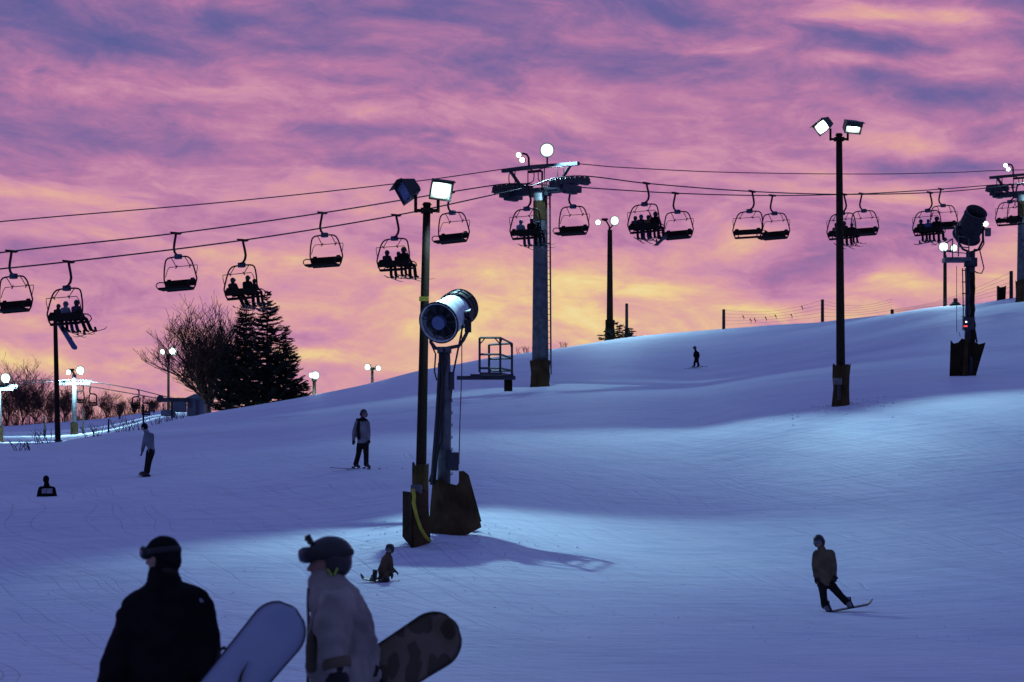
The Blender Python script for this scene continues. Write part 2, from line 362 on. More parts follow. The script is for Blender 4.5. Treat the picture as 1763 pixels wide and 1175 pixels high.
# ------------------------------------------------------------------ terrain: the ski hill
def zz(Y_, py): return (HY-py)/F*Y_
COLS = {   # photo column: list of (distance, row at which the snow at that distance is seen)
 -400: [(62, 1000), (72, 915), (80, 862), (90, 822), (112, 790), (130, 765), (160, 764), (200, 764), (260, 760), (300, 752), (400, 742), (480, 738), (560, 745)],
    0: [(50, 1080), (62, 1000), (72, 915), (80, 860), (84, 862), (95, 820), (112, 786), (130, 764), (160, 765), (200, 765), (260, 760), (300, 752), (400, 741), (480, 735), (560, 745)],
  100: [(50, 1080), (62, 1000), (72, 912), (80, 857), (84, 862), (95, 822), (112, 783), (130, 761), (145, 763), (200, 764), (260, 759), (300, 751), (400, 736), (480, 727), (560, 740)],
  180: [(50, 1080), (62, 1000), (72, 910), (80, 858), (95, 820), (112, 778), (130, 752), (150, 745), (165, 751), (230, 753), (300, 744), (400, 730), (480, 721), (560, 735)],
  300: [(50, 1085), (62, 1000), (72, 912), (80, 860), (95, 808), (112, 766), (130, 748), (160, 732), (185, 722), (205, 727), (240, 725), (262, 716), (330, 708), (480, 703), (560, 715)],
  360: [(50, 1090), (62, 1003), (72, 915), (80, 860), (95, 808), (112, 762), (140, 735), (170, 718), (195, 710), (220, 717), (300, 716), (400, 714), (560, 735)],
  450: [(50, 1095), (62, 1005), (72, 920), (80, 862), (95, 802), (112, 758), (140, 725), (170, 706), (200, 696), (225, 700), (300, 720), (560, 760)],
  600: [(50, 1100), (62, 1015), (70, 940), (78, 870), (87, 809), (110, 747), (140, 708), (180, 678), (210, 668), (235, 676), (300, 700), (560, 770)],
  720: [(50, 1100), (62, 1015), (68, 940), (70, 915), (78, 862), (87, 808), (110, 742), (150, 685), (190, 650), (222, 637), (245, 646), (300, 680), (560, 770)],
  840: [(50, 1100), (60, 1035), (66, 965), (70, 918), (78, 862), (87, 806), (110, 738), (150, 674), (200, 628), (236, 615), (260, 625), (300, 660), (560, 770)],
  930: [(50, 1105), (60, 1045), (70, 940), (78, 875), (87, 815), (110, 738), (150, 664), (200, 621), (240, 604), (262, 612), (320, 660), (560, 770)],
 1080: [(50, 1108), (60, 1050), (70, 960), (78, 895), (87, 830), (110, 728), (150, 664), (200, 612), (246, 580), (268, 588), (320, 640), (560, 770)],
 1200: [(50, 1108), (60, 1055), (70, 972), (78, 905), (90, 825), (104, 742), (125, 698), (150, 666), (185, 636), (215, 600), (244, 569), (266, 578), (320, 640), (560, 770)],
 1320: [(50, 1108), (60, 1060), (70, 975), (80, 895), (92, 800), (104, 712), (122, 676), (150, 650), (185, 616), (215, 586), (240, 559), (262, 570), (320, 640), (560, 770)],
 1450: [(50, 1108), (62, 1052), (72, 970), (82, 880), (94, 770), (104, 687), (122, 660), (150, 632), (185, 592), (212, 564), (232, 549), (255, 562), (320, 640), (560, 770)],
 1600: [(50, 1108), (62, 1050), (72, 968), (82, 876), (94, 760), (104, 680), (120, 648), (150, 612), (180, 564), (205, 540), (220, 528), (245, 542), (320, 640), (560, 770)],
 1763: [(50, 1108), (62, 1048), (72, 965), (82, 872), (94, 755), (104, 675), (120, 645), (150, 598), (175, 549), (192, 517), (205, 508), (230, 526), (320, 640), (560, 770)],
 2200: [(50, 1108), (62, 1048), (72, 960), (82, 860), (94, 745), (104, 665), (120, 630), (150, 580), (192, 500), (210, 492), (240, 520), (320, 640), (560, 770)],
}
DD = np.concatenate([np.arange(0, 140, 1.0), np.arange(140, 620, 2.0)])
UU = np.linspace(-.34, .34, 341)
def _tab():
    ks = sorted(COLS); rows = []
    for k in ks:
        L = [(0, None), (14, None), (30, None)]
        ds = [0, 16, 28, 40]; zs = [-1.75, -1.75, -1.8, -1.8]
        for d, py in COLS[k]: ds.append(d); zs.append(zz(d, py))
        zi = np.interp(DD, ds, zs)
        # smooth along distance
        dd = np.linspace(0, 620, 1241); z = np.interp(dd, DD, zi); ker = np.exp(-np.linspace(-2, 2, 17)**2); ker /= ker.sum()
        kw = np.exp(-np.linspace(-2, 2, 49)**2); kw /= kw.sum(); zw = np.convolve(np.pad(z, 24, mode='edge'), kw, 'valid'); fw = np.clip((150-dd)/35, 0, 1)
        z = np.convolve(np.pad(z, 8, mode='edge'), ker, 'valid')*(1-fw)+zw*fw; rows.append(np.interp(DD, dd, z))
    A = np.array(rows); us = (np.array(ks)-CX)/F
    T_ = np.empty((len(UU), len(DD)))
    for j in range(len(DD)): T_[:, j] = np.interp(UU, us, A[:, j])
    ker = np.exp(-np.linspace(-2, 2, 15)**2); ker /= ker.sum()
    for j in range(len(DD)): T_[:, j] = np.convolve(np.pad(T_[:, j], 7, mode='edge'), ker, 'valid')
    return T_
TAB = _tab()
def hills(x, y):
    """height of the snow at world x, y (numpy arrays)"""
    x = np.asarray(x, float); y = np.asarray(y, float)
    d = np.clip(y, 0, 618); u = np.clip(x/np.maximum(y, 30), UU[0], UU[-1]-1e-6)
    fi = (u-UU[0])/(UU[1]-UU[0]); i = np.floor(fi).astype(int); i = np.clip(i, 0, len(UU)-2); fu = fi-i
    j = np.searchsorted(DD, d, 'right')-1; j = np.clip(j, 0, len(DD)-2); fd = (d-DD[j])/(DD[j+1]-DD[j])
    z = (TAB[i, j]*(1-fu)+TAB[i+1, j]*fu)*(1-fd)+(TAB[i, j+1]*(1-fu)+TAB[i+1, j+1]*fu)*fd
    g = lambda cx, cy, sx, sy, h: h*np.exp(-((x-cx)/sx)**2-((y-cy)/sy)**2)
    z = z+g(-2.0, 68.4, 1.7, 2.2, .10)+g(-2.9, 66.8, .7, .8, .12)                       # drift around the snow gun's foot
    z = z+.015*np.sin(x*.23+y*.05)*np.sin(y*.11+1.)*np.clip((y-45)/40, 0, 1)
    z = z+.008*np.sin(x*.9+y*.33+1.3)*np.sin(y*.42-x*.21)*np.clip((y-30)/30, 0, 1)
    return z
def G(px, Y_): return Vector(((px-CX)/F*Y_, Y_, float(hills((px-CX)/F*Y_, Y_))))
def GZ(x, y): return float(hills(x, y))
def PYof(v): return HY-F*v.z/v.y
def depth_at(px, py, Y0, span=.22):      # distance near Y0 at which the snow in this column is seen in row py
    best = min(np.linspace(Y0*(1-span), Y0*(1+span), 400), key=lambda d: abs(PYof(G(px, d))-py))
    return float(best)

def axis_steps(spec):
    out = [spec[0][0]]
    for a, b, st in spec:
        n = max(1, round((b-a)/st)); out += [a+(b-a)*(k+1)/n for k in range(n)]
    return np.array(out)
xs = axis_steps([(-2500, -600, 380), (-600, -120, 20), (-120, -30, 1.5), (-30, 30, .4), (30, 80, 1.0), (80, 200, 6), (200, 600, 40), (600, 2500, 380)])
ys = axis_steps([(-2500, -200, 460), (-200, 30, 10), (30, 120, .4), (120, 260, .8), (260, 620, 4), (620, 3000, 340)])
XX, YY = np.meshgrid(xs, ys); ZZ = hills(XX, YY)
nx, ny = len(xs), len(ys)
ids = np.arange(nx*ny).reshape(ny, nx)
quads = np.stack([ids[:-1, :-1], ids[:-1, 1:], ids[1:, 1:], ids[1:, :-1]], -1).reshape(-1, 4)
me = bpy.data.meshes.new('snow_slope')
me.vertices.add(nx*ny); me.vertices.foreach_set('co', np.stack([XX, YY, ZZ], -1).reshape(-1).astype(np.float32))
me.loops.add(quads.size); me.loops.foreach_set('vertex_index', quads.reshape(-1).astype(np.int32))
me.polygons.add(len(quads)); me.polygons.foreach_set('loop_start', (np.arange(len(quads))*4).astype(np.int32)); me.polygons.foreach_set('loop_total', np.full(len(quads), 4, np.int32))
me.update(calc_edges=True); me.polygons.foreach_set('use_smooth', [True]*len(quads)); me.materials.append(M['snow'])
ground = bpy.data.objects.new('snow_slope', me); COL.objects.link(ground); tag(ground, kind='structure')

# ------------------------------------------------------------------ lamps
LAMP = (.46, .84, 1.0)
def aim(fwd, roll=0.):
    f = Vector(fwd).normalized(); x = f.cross(Vector((0, 0, 1)))
    x = x.normalized() if x.length > 1e-6 else Vector((1, 0, 0)); z = x.cross(f)
    R = Matrix((x, f, z)).transposed()           # local +y looks along fwd
    return R @ Matrix.Rotation(roll, 3, 'Y')
def beam(parent, pos, fwd, watts, angle=120, blend=.8, col=LAMP, size=.09, sx=1.):
    ld = bpy.data.lights.new('floodlight_beam', 'SPOT'); ld.energy = watts; ld.color = col
    ld.spot_size = math.radians(angle); ld.spot_blend = blend; ld.shadow_soft_size = size
    o = bpy.data.objects.new('floodlight_beam', ld); COL.objects.link(o); o.parent = parent
    o.location = Vector(pos)-origin(parent); o.rotation_euler = Vector(fwd).to_track_quat('-Z', 'Y').to_euler(); o.scale = (sx, 1, 1)
    return o
def flood_head(root, c, fwd, w=.62, h=.5, dep=.42, roll=0., on=True, watts=0, angle=120, lens='lamp_on', beamdir=None, blend=.8, shade=0., rnd_=False, sx=1.):
    """box floodlight: tapered hood with a visor, a recessed glass and a yoke"""
    R = aim(fwd, roll); c = Vector(c); mb = MB()
    if rnd_:      # round floodlight with a domed glass
        f = Vector(fwd).normalized(); w *= .88; mb.lathe(c, f, [(-dep/2, w*.16), (-dep*.2, w*.42), (dep*.3, w*.5), (dep*.34, w*.5), (dep*.34, w*.45)], 18); mb.box(c-f*dep*.5, (w*.25, w*.25, w*.25), R)
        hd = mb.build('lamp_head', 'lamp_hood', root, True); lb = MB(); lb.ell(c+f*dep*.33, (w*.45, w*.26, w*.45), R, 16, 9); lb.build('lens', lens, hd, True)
        if watts: beam(hd, c+f*(dep*.34+w*.3+.35), beamdir or fwd, watts, angle, blend)
        return hd
    T_ = lambda x, y, z: c+R @ Vector((x, y, z))
    a = [T_(sx*w/2, dep/2, sz*h/2) for sx, sz in ((-1, -1), (1, -1), (1, 1), (-1, 1))]
    b = [T_(sx*w*.36, -dep/2, sz*h*.34) for sx, sz in ((-1, -1), (1, -1), (1, 1), (-1, 1))]
    i_ = [T_(sx*w*.44, dep/2, sz*h*.43) for sx, sz in ((-1, -1), (1, -1), (1, 1), (-1, 1))]
    j_ = [T_(sx*w*.42, dep/2-.05, sz*h*.41) for sx, sz in ((-1, -1), (1, -1), (1, 1), (-1, 1))]
    vs = a+b+i_+j_; fs = [(4, 5, 6, 7)]
    for k in range(4):
        l = (k+1) % 4; fs += [(k, l, 4+l, 4+k), (k, l, 8+l, 8+k), (8+k, 8+l, 12+l, 12+k)]
    mb.add(vs, fs); mb.box(T_(0, dep/2+.07, h/2+.005), (w*1.02, .16, .02), R)
    mb.box(T_(0, -dep/2-.04, 0), (w*.3, .1, h*.3), R)
    if shade: mb.box(T_(0, dep/2+.01, h/2*(1-shade)), (w*1.0, .03, h*shade), R)
    hd = mb.build('lamp_head', 'lamp_hood', root)
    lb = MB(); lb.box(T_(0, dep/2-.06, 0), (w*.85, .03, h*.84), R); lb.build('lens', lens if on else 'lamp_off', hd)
    if on and watts: beam(hd, T_(0, dep/2+.12, 0), beamdir or fwd, watts, angle, blend, sx=sx)
    return hd

# ------------------------------------------------------------------ floodlight poles
def wrap(root, c, r, z0, z1, m='mat_brown', name='base_padding', seed=1, rag=.08):
    rnd = random.Random(seed); mb = MB(); n = 18; vs = []; fs = []
    for j in range(5):
        for k in range(n):
            A = 2*PI*k/n; rr = r*(1+.08*rnd.uniform(-1, 1)+(.16 if j == 0 else 0)+(.12 if j == 4 and k % 5 == 0 else 0))
            z = z0+(z1-z0)*j/4+(rnd.uniform(-rag, rag) if j == 4 else 0); vs.append(Vector((c.x+rr*math.cos(A), c.y+rr*math.sin(A), z)))
    for j in range(4):
        for k in range(n):
            l = (k+1) % n; fs.append((j*n+k, j*n+l, (j+1)*n+l, (j+1)*n+k))
    mb.add(vs, fs); return mb.build(name, m, root)

def light_pole(label, base, top_z, r0, r1, arms, armz, cat='floodlight', lean=0., group='floodlight poles', armr=.045):
    t_ = thing('floodlight_pole', label, cat, base, group)
    mb = MB(); n = 6
    mb.tube([base+Vector((lean*k/n, 0, -.5+(top_z-base.z+.5)*k/n)) for k in range(n+1)], [r0+(r1-r0)*k/n for k in range(n+1)], 14)
    mb.build('pole', 'pole', t_, True)
    if arms:
        mb = MB(); zt = armz
        for (dx, dy, up) in arms:
            p = Vector((base.x+lean, base.y, zt)); mb.tube([p, p+Vector((dx, dy, 0))], armr, 8); mb.tube([p+Vector((dx, dy, -.05)), p+Vector((dx, dy, up))], armr*.9, 8)
        mb.box((base.x+lean, base.y, zt), (r1*3.2, r1*3.2, .12)); mb.ring((base.x+lean, base.y, zt+.15), (0, 0, 1), r1*1.15, .02, 14, 4)
        mb.build('crossarm', 'pole', t_)
    return t_

# front pole, beside the snow gun
YP = 72.3; b = G(722, YP); s_ = YP/F
fp = light_pole('tall black twin floodlight pole beside the large snow gun', b, zz(YP, 349), .142, .092, [(-.28, 0, .57), (.28, 0, .5)], zz(YP, 363), lean=(735-722)*s_)
flood_head(fp, P(704, 328, YP), (-.80, -.50, -.34), .55, .50, .38, .42, on=False)
flood_head(fp, P(757.5, 325, YP), (.22, -.9, -.34), .57, .52, .38, -.10, watts=2150, angle=150, beamdir=(.55, -.52, -.62), blend=.35, shade=.14)
wrap(fp, b+Vector((.02, 0, 0)), .2, b.z-.1, zz(YP, 801), seed=3)
mb = MB(); mb.box(P(730, 515, YP-.2), (.24, .06, .11)); mb.build('yellow_bracket', 'yellow', fp)
# right pole
b = G(1448, 104); b.z = b.z
rp = light_pole('tallest lit twin floodlight pole standing alone on the right slope', b, zz(104, 230), .175, .11, [(-.31, 0, .38), (.31, 0, .4)], zz(104, 240), lean=-.07)
flood_head(rp, P(1419, 216, 104), (-.55, -.72, -.42), .58, .46, .45, .5, watts=3000, angle=70, beamdir=(-.44, -.38, -.82), blend=.85, shade=.15, sx=1.9)
flood_head(rp, P(1466, 217, 104), (.28, -.86, -.42), .64, .46, .45, -.05, watts=2900, angle=70, beamdir=(.46, -.40, -.80), blend=.85, shade=.42, sx=1.9)
wrap(rp, b, .30, b.z-.2, zz(104, 629), 'mat_brown', seed=5)
mb = MB(); mb.box(P(1442.5, 657, 103.6), (.28, .2, .24)); mb.build('junction_box', 'steel', rp, bevel=.02)
mb = MB(); mb.tube([P(1444, 662, 103.6), P(1445, 688, 103.6)], .06, 8); mb.build('conduit', 'steel_dark', rp)
# lamp on the ridge
b = G(1050, 248)
mp_ = light_pole('black lamp pole on the ridge beside small firs', b, zz(248, 396), .30, .20, None, 0)
mb = MB(); mb.tube([P(1049, 397, 248), P(1049, 390, 248), P(1044, 381, 248), P(1038, 379, 248)], .07, 6); mb.box(P(1041, 378, 248), (.55, .3, .15)); mb.tube([P(1049, 396, 248), P(1056, 386, 248)], .06, 6); mb.build('crossarm', 'pole', mp_)
flood_head(mp_, P(1030.5, 383, 248), (-.35, -.85, -.2), .62, .6, .4, watts=3000, angle=150, beamdir=(-.3, -.8, -.5), rnd_=True)
flood_head(mp_, P(1057, 380, 248), (.3, -.9, -.2), .95, .85, .5, watts=4000, angle=150, beamdir=(.3, -.8, -.5), rnd_=True)
wrap(mp_, b, .40, b.z-.3, zz(248, 552), 'mat_dark', seed=8)
# lamp behind the ridge on the right
b = G(1627, 222)
lp = light_pole('floodlight pole behind the ridge left of the far snow gun', b, zz(222, 440), .15, .13, None, 0)
mb = MB(); mb.tube([P(1621, 433, 222), P(1645, 432, 222)], .07, 6); mb.tube([P(1627, 441, 222), P(1627, 432, 222)], .08, 6); mb.build('crossarm', 'pole', lp)
flood_head(lp, P(1625, 425, 222), (-.3, -.9, -.2), .9, .7, .4, watts=1500, angle=150, beamdir=(-.3, -.8, -.5), rnd_=True)
flood_head(lp, P(1641, 427, 222), (.3, -.9, -.2), .7, .5, .4, watts=1000, angle=150, beamdir=(.3, -.8, -.5), rnd_=True)
# far lamps beyond the crest
def far_lamp(label, px, topy, Y_, heads, r=.12, base=None):
    b = G(px, Y_); o = light_pole(label, b, zz(Y_, topy), r*1.2, r, None, 0)
    mb = MB()
    for (hx, hy, w) in heads: mb.tube([P(px, topy+1, Y_), P(hx, hy+1, Y_)], r*.45, 5)
    mb.box(P(px, topy, Y_), (.4, .3, .2)); mb.build('crossarm', 'pole', o)
    for (hx, hy, w) in heads: flood_head(o, P(hx, hy, Y_-.5), ((hx-px)*.06, -.9, -.2), w, w*.8, .4, watts=2500, angle=160, beamdir=((hx-px)*.05, -.4, -.9), rnd_=True)
    return o
far_lamp('thin lamp pole left of the bare tree', 290, 612, 350, [(281, 606, .9), (297, 605, 1.3)], .14)
far_lamp('short lamp pole on the crest right of the conifers', 541, 655, 236, [(537, 646, .55), (543, 646, .8)], .13)
far_lamp('short lamp pole on the crest with two small heads', 641, 635, 250, [(634, 632, .7), (650, 634, .6)], .11)
# plain tall pole at the far left, its head hidden by the chairlift riders
b = G(100, 130)
pl = light_pole('tall plain pole under the leftmost loaded chair', b, zz(130, 545), .135, .09, None, 0, cat='pole', lean=-.13)
mb = MB(); mb.ring(b+Vector((0, 0, .05)), (0, 0, 1), .16, .03, 14, 5); mb.build('base_collar', 'steel_dark', pl)

# ------------------------------------------------------------------ lift line in plan
T0 = Vector((1.455, 150, 0)); D = Vector((.607, .795, 0)); N = Vector((.795, -.607, 0)); ROT = math.atan2(-.607, .795)
def line_at(px, off):      # point of the line offset by `off` along N that is seen in photo column px
    k = (px-CX)/F; p0 = T0+N*off
    s = (k*p0.y-p0.x)/(D.x-k*D.y)
    return s, p0+D*s
def rope_pts(ctrl, off, n=10):
    L = []
    for px, py in ctrl:
        s, p = line_at(px, off); L.append((s, zz(p.y, py)))
    L.sort(); out = []
    for i in range(len(L)-1):
        a = L[max(0, i-1)]; b_ = L[i]; c = L[i+1]; d = L[min(len(L)-1, i+2)]
        for k in range(n):
            tt = k/n; s = b_[0]+(c[0]-b_[0])*tt
            m1 = (c[1]-a[1])/(c[0]-a[0]); m2 = (d[1]-b_[1])/(d[0]-b_[0]); h = c[0]-b_[0]
            z = (2*tt**3-3*tt**2+1)*b_[1]+(tt**3-2*tt**2+tt)*h*m1+(-2*tt**3+3*tt**2)*c[1]+(tt**3-tt**2)*h*m2
            out.append((s, z))
    out.append(L[-1]); p0 = T0+N*off
    return [Vector((p0.x+D.x*s, p0.y+D.y*s, z)) for s, z in out], out
GA = 1.9
UPR = [(-420, 512), (-200, 484), (118, 451), (418, 414), (682, 371), (850, 335.5), (910, 322), (950, 308.5), (985, 303.5), (1020, 304.5), (1113, 316), (1295, 330), (1453, 335), (1601, 332), (1700, 324), (1760, 316), (1800, 314), (1900, 316), (2050, 320)]
DNR = [(-420, 486), (-200, 460), (20, 433), (303, 402), (555, 367), (775, 331), (853, 319), (880, 316.5), (905, 317), (984, 322), (1163, 333), (1330, 337), (1484, 334), (1620, 326), (1695, 320), (1725, 318), (1790, 318), (1900, 322), (2050, 326)]
COM = [(-420, 424), (-200, 404), (0, 382), (400, 347), (720, 312), (878, 290), (930, 284), (985, 282), (1060, 288), (1250, 297), (1500, 300), (1650, 297), (1715, 294), (1800, 293), (2000, 300)]
for nm, ctrl, off, r, lab in (('haul_rope', UPR, GA, .032, 'steel haul rope carrying the loaded chairs uphill'), ('haul_rope', DNR, -GA, .032, 'steel haul rope carrying the empty returning chairs'),
                              ('signal_cable', COM, -2.35, .026, 'topmost thin cable strung between the lift towers')):
    pts, _ = rope_pts(ctrl, off); mb = MB(); mb.tube(pts, r, 6); solo(mb, nm, 'rope', lab, 'cable', 'cables of the chairlift', smooth=True)
def rope_z(ctrl, off, px):
    s, p = line_at(px, off); _, L = rope_pts(ctrl, off); return Vector((p.x, p.y, float(np.interp(s, [a for a, _ in L], [c for _, c in L]))))

# ------------------------------------------------------------------ lift towers
def sheave_train(root, c, zs_, length=3.6, n=8, big=True):
    """c: arm end; rope passes at local heights given by function zs_(s)"""
    mb = MB(); h = length/2
    pts = [c+D*(-h+length*k/8) for k in range(9)]
    for p, k in zip(pts, range(9)): p.z = zs_(-h+length*k/8)-.34
    for sd in (-.09, .09): mb.tube([p+N*sd for p in pts], .05, 4)
    for k in range(n//2):       # rocker plates
        s = -h+length*(k+.5)/(n//2); p = c+D*s; p.z = zs_(s)-.40
        mb.box(p, (.2, length/n*1.1, .12), Matrix.Rotation(ROT, 3, 'Z'))
    p = Vector(c); p.z = zs_(0)-.62; mb.box(p, (.34, 1.6, .34), Matrix.Rotation(ROT, 3, 'Z')); mb.box(p+Vector((0, 0, -.2)), (.28, .9, .16), Matrix.Rotation(ROT, 3, 'Z'))
    tr = mb.build('sheave_train', 'steel_dark', root)
    for k in range(n):
        s = -h+length*(k+.5)/n; p = c+D*s; p.z = zs_(s)-.24
        w = MB(); w.lathe(p-N*.07, N, [(0, .10), (0, .215), (.14, .215), (.14, .10)], 14); w.lathe(p-N*.09, N, [(0, .05), (.18, .05)], 8); w.build('wheel', 'tyre', tr)
    return tr
def lift_tower(label, base, armz, lights=True, ladder=True, upz=None, dnz=None, flood=6000):
    t_ = thing('lift_tower', label, 'lift tower', base, 'towers of the main chairlift')
    R = Matrix.Rotation(ROT, 3, 'Z')
    B = Vector(base); C = Vector((B.x, B.y, armz))
    mb = MB(); mb.tube([B+Vector((0, 0, -.6)), Vector((B.x, B.y, armz-1.2)), Vector((B.x, B.y, armz-.1))], [.44, .345, .34], 20); mb.build('column', 'steel', t_, True)
    mb = MB(); mb.lathe((B.x, B.y, armz-1.5), (0, 0, 1), [(0, .36), (1.0, .365)], 20); mb.build('column_band', 'mat_brown', t_)
    mb = MB(); mb.box(C+Vector((0, 0, .02)), (2*GA+.3, .34, .34), R); mb.box(C+Vector((0, 0, -.12)), (1.2, .42, .3), R); mb.build('crossarm', 'steel_dark', t_, bevel=.02)
    # lifting frame
    mb = MB()
    topz = armz+1.25
    for sg in (-1, 1):
        a = C+N*sg*1.05+Vector((0, 0, .1)); b2 = C+N*sg*1.95+Vector((0, 0, 1.22)); mb.tube([a, b2], .10, 4)
        mb.box(Vector((C.x, C.y, topz))+N*sg*2.2, (.5, .22, .18), R)
    mb.box(Vector((C.x, C.y, topz+.02)), (4.0, .16, .16), R); mb.build('lifting_frame', 'steel_dark', t_)
    # work platform rails
    for sg in (-1, 1):
        mb = MB(); c0 = C+N*sg*.95+D*(-.35)+Vector((0, 0, .78)); w, h = .82, .36; loop = []
        for k in range(20):
            A = 2*PI*k/20; ex = lambda v: math.copysign(abs(v)**.45, v); loop.append(c0+N*ex(math.cos(A))*w+Vector((0, 0, ex(math.sin(A))*h)))
        mb.tube(loop, .028, 5, closed=True)
        for q in (-.42, .42): mb.tube([c0+N*q+Vector((0, 0, .36)), c0+N*q+Vector((0, 0, -.75))], .03, 5)
        mb.build('platform_rail', 'chair_metal', t_)
    mb = MB(); mb.tube([C+Vector((.1, -.3, -.1)), C+Vector((.1, -.3, 1.02))], .05, 6); mb.tube([C+Vector((.32, -.3, -.1)), C+Vector((.32, -.3, .6))], .03, 6); mb.build('post', 'chair_metal', t_)
    if ladder:
        mb = MB(); z = B.z+1.0; x0 = .345
        for q in (0, .13): mb.tube([B+Vector((x0+q+.06, -.2, .9)), Vector((B.x+x0+q, B.y-.2, armz-.2))], .022, 4)
        while z < armz-.3: mb.tube([Vector((B.x+x0, B.y-.2, z)), Vector((B.x+x0+.15, B.y-.2, z))], .017, 4); z += .3
        mb.build('ladder', 'steel', t_)
        mb = MB(); mb.tube([B+Vector((x0+.22, -.2, .6)), Vector((B.x+x0+.17, B.y-.2, armz-.2))], .03, 6); mb.build('conduit', 'rope', t_)
    f = lambda off, zf: sheave_train(t_, C+N*off, zf, 3.4 if off > 0 else 3.0)
    f(GA, upz or (lambda s: armz+.5)); f(-GA, dnz or (lambda s: armz+.5))
    # padding and mat at the foot
    wrap(t_, B, .50, B.z-.3, B.z+1.35, 'mat_brown', seed=12)
    if lights:
        k = B.y/150
        mb = MB(); q = Vector((C.x, C.y, topz)); w0 = q+N*(-.72)
        mb.tube([w0, w0+Vector((-.02, 0, .55)), w0+Vector((-.12, 0, .72)), w0+Vector((-.35, 0, .78))], .055, 6)
        mb.build('lamp_bracket', 'chair_metal', t_); mb = MB(); mb.tube([q+N*.45, q+N*.45+Vector((0, -.25, .45)), q+N*.45+Vector((0, -.5, .6))], .05, 6); mb.build('lamp_bracket', 'chair_metal', t_)
        for dx, dz in ((-.52, .68), (-.34, .42)):
            c = w0+Vector((dx, -.05, dz)); m2 = MB(); m2.lathe(c, (-.3, -.9, -.1), [(-.2, .05), (-.1, .15), (0, .17), (.03, .17)], 14); hd = m2.build('lamp_head', 'lamp_hood', t_)
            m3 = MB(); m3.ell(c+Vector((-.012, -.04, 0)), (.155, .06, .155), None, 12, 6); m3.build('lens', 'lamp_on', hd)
        flood_head(t_, q+N*.42+Vector((0, -.5, .78)), (.05, -.97, -.15), .85, .75, .42, watts=flood, angle=165, beamdir=(.3, -.5, -.7), blend=.4, rnd_=True)
        m4 = MB(); m4.box(q+N*(-.35)+Vector((0, -.1, -.2)), (.75, .18, .12), R); m4.build('lamp_tray', 'chair_metal', t_)
    return t_
_, LU = rope_pts(UPR, GA); _, LD = rope_pts(DNR, -GA)
def zrope(L, s0): return lambda s: float(np.interp(s+s0, [a for a, _ in L], [c for _, c in L]))
baseA = Vector((T0.x, T0.y, GZ(T0.x, T0.y)))
lift_tower('nearest thick grey lift tower in the middle with lamps on top', baseA, zz(150, 330), upz=zrope(LU, 0), dnz=zrope(LD, 0), flood=1500)
sB = 53.4; TB = T0+D*sB; baseB = Vector((TB.x, TB.y, GZ(TB.x, TB.y)))
lift_tower('lift tower cut by the right edge of the picture', baseB, zz(TB.y, 334), upz=zrope(LU, sB), dnz=zrope(LD, sB), flood=1000)

# ------------------------------------------------------------------ lift chairs
def make_chair():
    t_ = thing('lift_chair', 'x', 'lift chair', (0, 0, 0)); c = -.22
    mb = MB(); mb.tube([(0, 0, .03), (.03, 0, -.15), (.11, 0, -.45), (.15, 0, -.68), (.10, 0, -.86), (-.02, 0, -.98), (-.16, 0, -1.03)], [.055, .055, .055, .055, .055, .05, .05], 8); mb.build('hanger_arm', 'chair_metal', t_, True)
    mb = MB(); mb.box((0, 0, .0), (.14, .5, .10)); mb.tube([(0, -.36, .02), (0, .36, .02)], .035, 6); mb.build('rope_grip', 'chair_metal', t_)
    mb = MB(); mb.box((c, .12, -1.08), (.3, .24, .22)); mb.build('suspension_box', 'chair_box', t_, bevel=.02)
    half = [(.78, .02, -2.60), (.90, 0, -2.42), (1.0, 0, -2.12), (.98, .03, -1.95), (.91, .08, -1.62), (.82, .12, -1.34), (.74, .15, -1.21), (.62, .16, -1.13), (.45, .165, -1.10), (0, .17, -1.08)]
    pts = [(c-x, y, z) for x, y, z in half]+[(c+x, y, z) for x, y, z in reversed(half[:-1])]
    mb = MB(); mb.tube(pts, .036, 7); mb.tube([(c-.78, .02, -2.6), (c+.78, .02, -2.6)], .03, 6); mb.build('frame', 'chair_metal', t_, True)
    mb = MB(); mb.box((c, .0, -2.27), (1.84, .07, .30), Matrix.Rotation(-.15, 3, 'X')); mb.box((c-.72, -.02, -2.10), (.22, .07, .08)); mb.box((c+.72, -.02, -2.10), (.22, .07, .08)); mb.build('backrest', 'seat', t_, bevel=.02)
    mb = MB(); mb.box((c, .30, -2.52), (1.78, .52, .09), Matrix.Rotation(.1, 3, 'X')); mb.build('seat', 'seat', t_, bevel=.025)
    for sg in (-1, 1):
        x = c+sg*.97; mb = MB(); mb.tube([(c+sg*.95, 0, -2.2), (x, .35, -2.20), (x, .52, -2.27), (x, .58, -2.38), (x, .42, -2.52), (c+sg*.92, .1, -2.58)], .026, 6); mb.build('armrest', 'chair_metal', t_, True)
    mb = MB(); mb.tube([(c-.94, -.02, -1.95), (c-.92, -.14, -1.62), (c-.86, -.2, -1.49), (c+.86, -.2, -1.49), (c+.92, -.14, -1.62), (c+.94, -.02, -1.95)], .017, 5)
    for sg in (-1, 1):
        x = c+sg*.42; mb.tube([(x, .16, -1.1), (x-.01, .04, -1.22), (x, -.1, -1.38), (x, -.2, -1.49)], .02, 5); mb.tube([(x-.08, -.17, -1.44), (x, -.21, -1.5), (x+.1, -.26, -1.56)], .025, 5)
    mb.build('safety_bar', 'chair_metal', t_)
    return t_
CH = make_chair(); used = [False]; ORG[CH.name] = Vector((0, 0, 0))
GRP = 'four-seat chairs hanging on the chairlift'
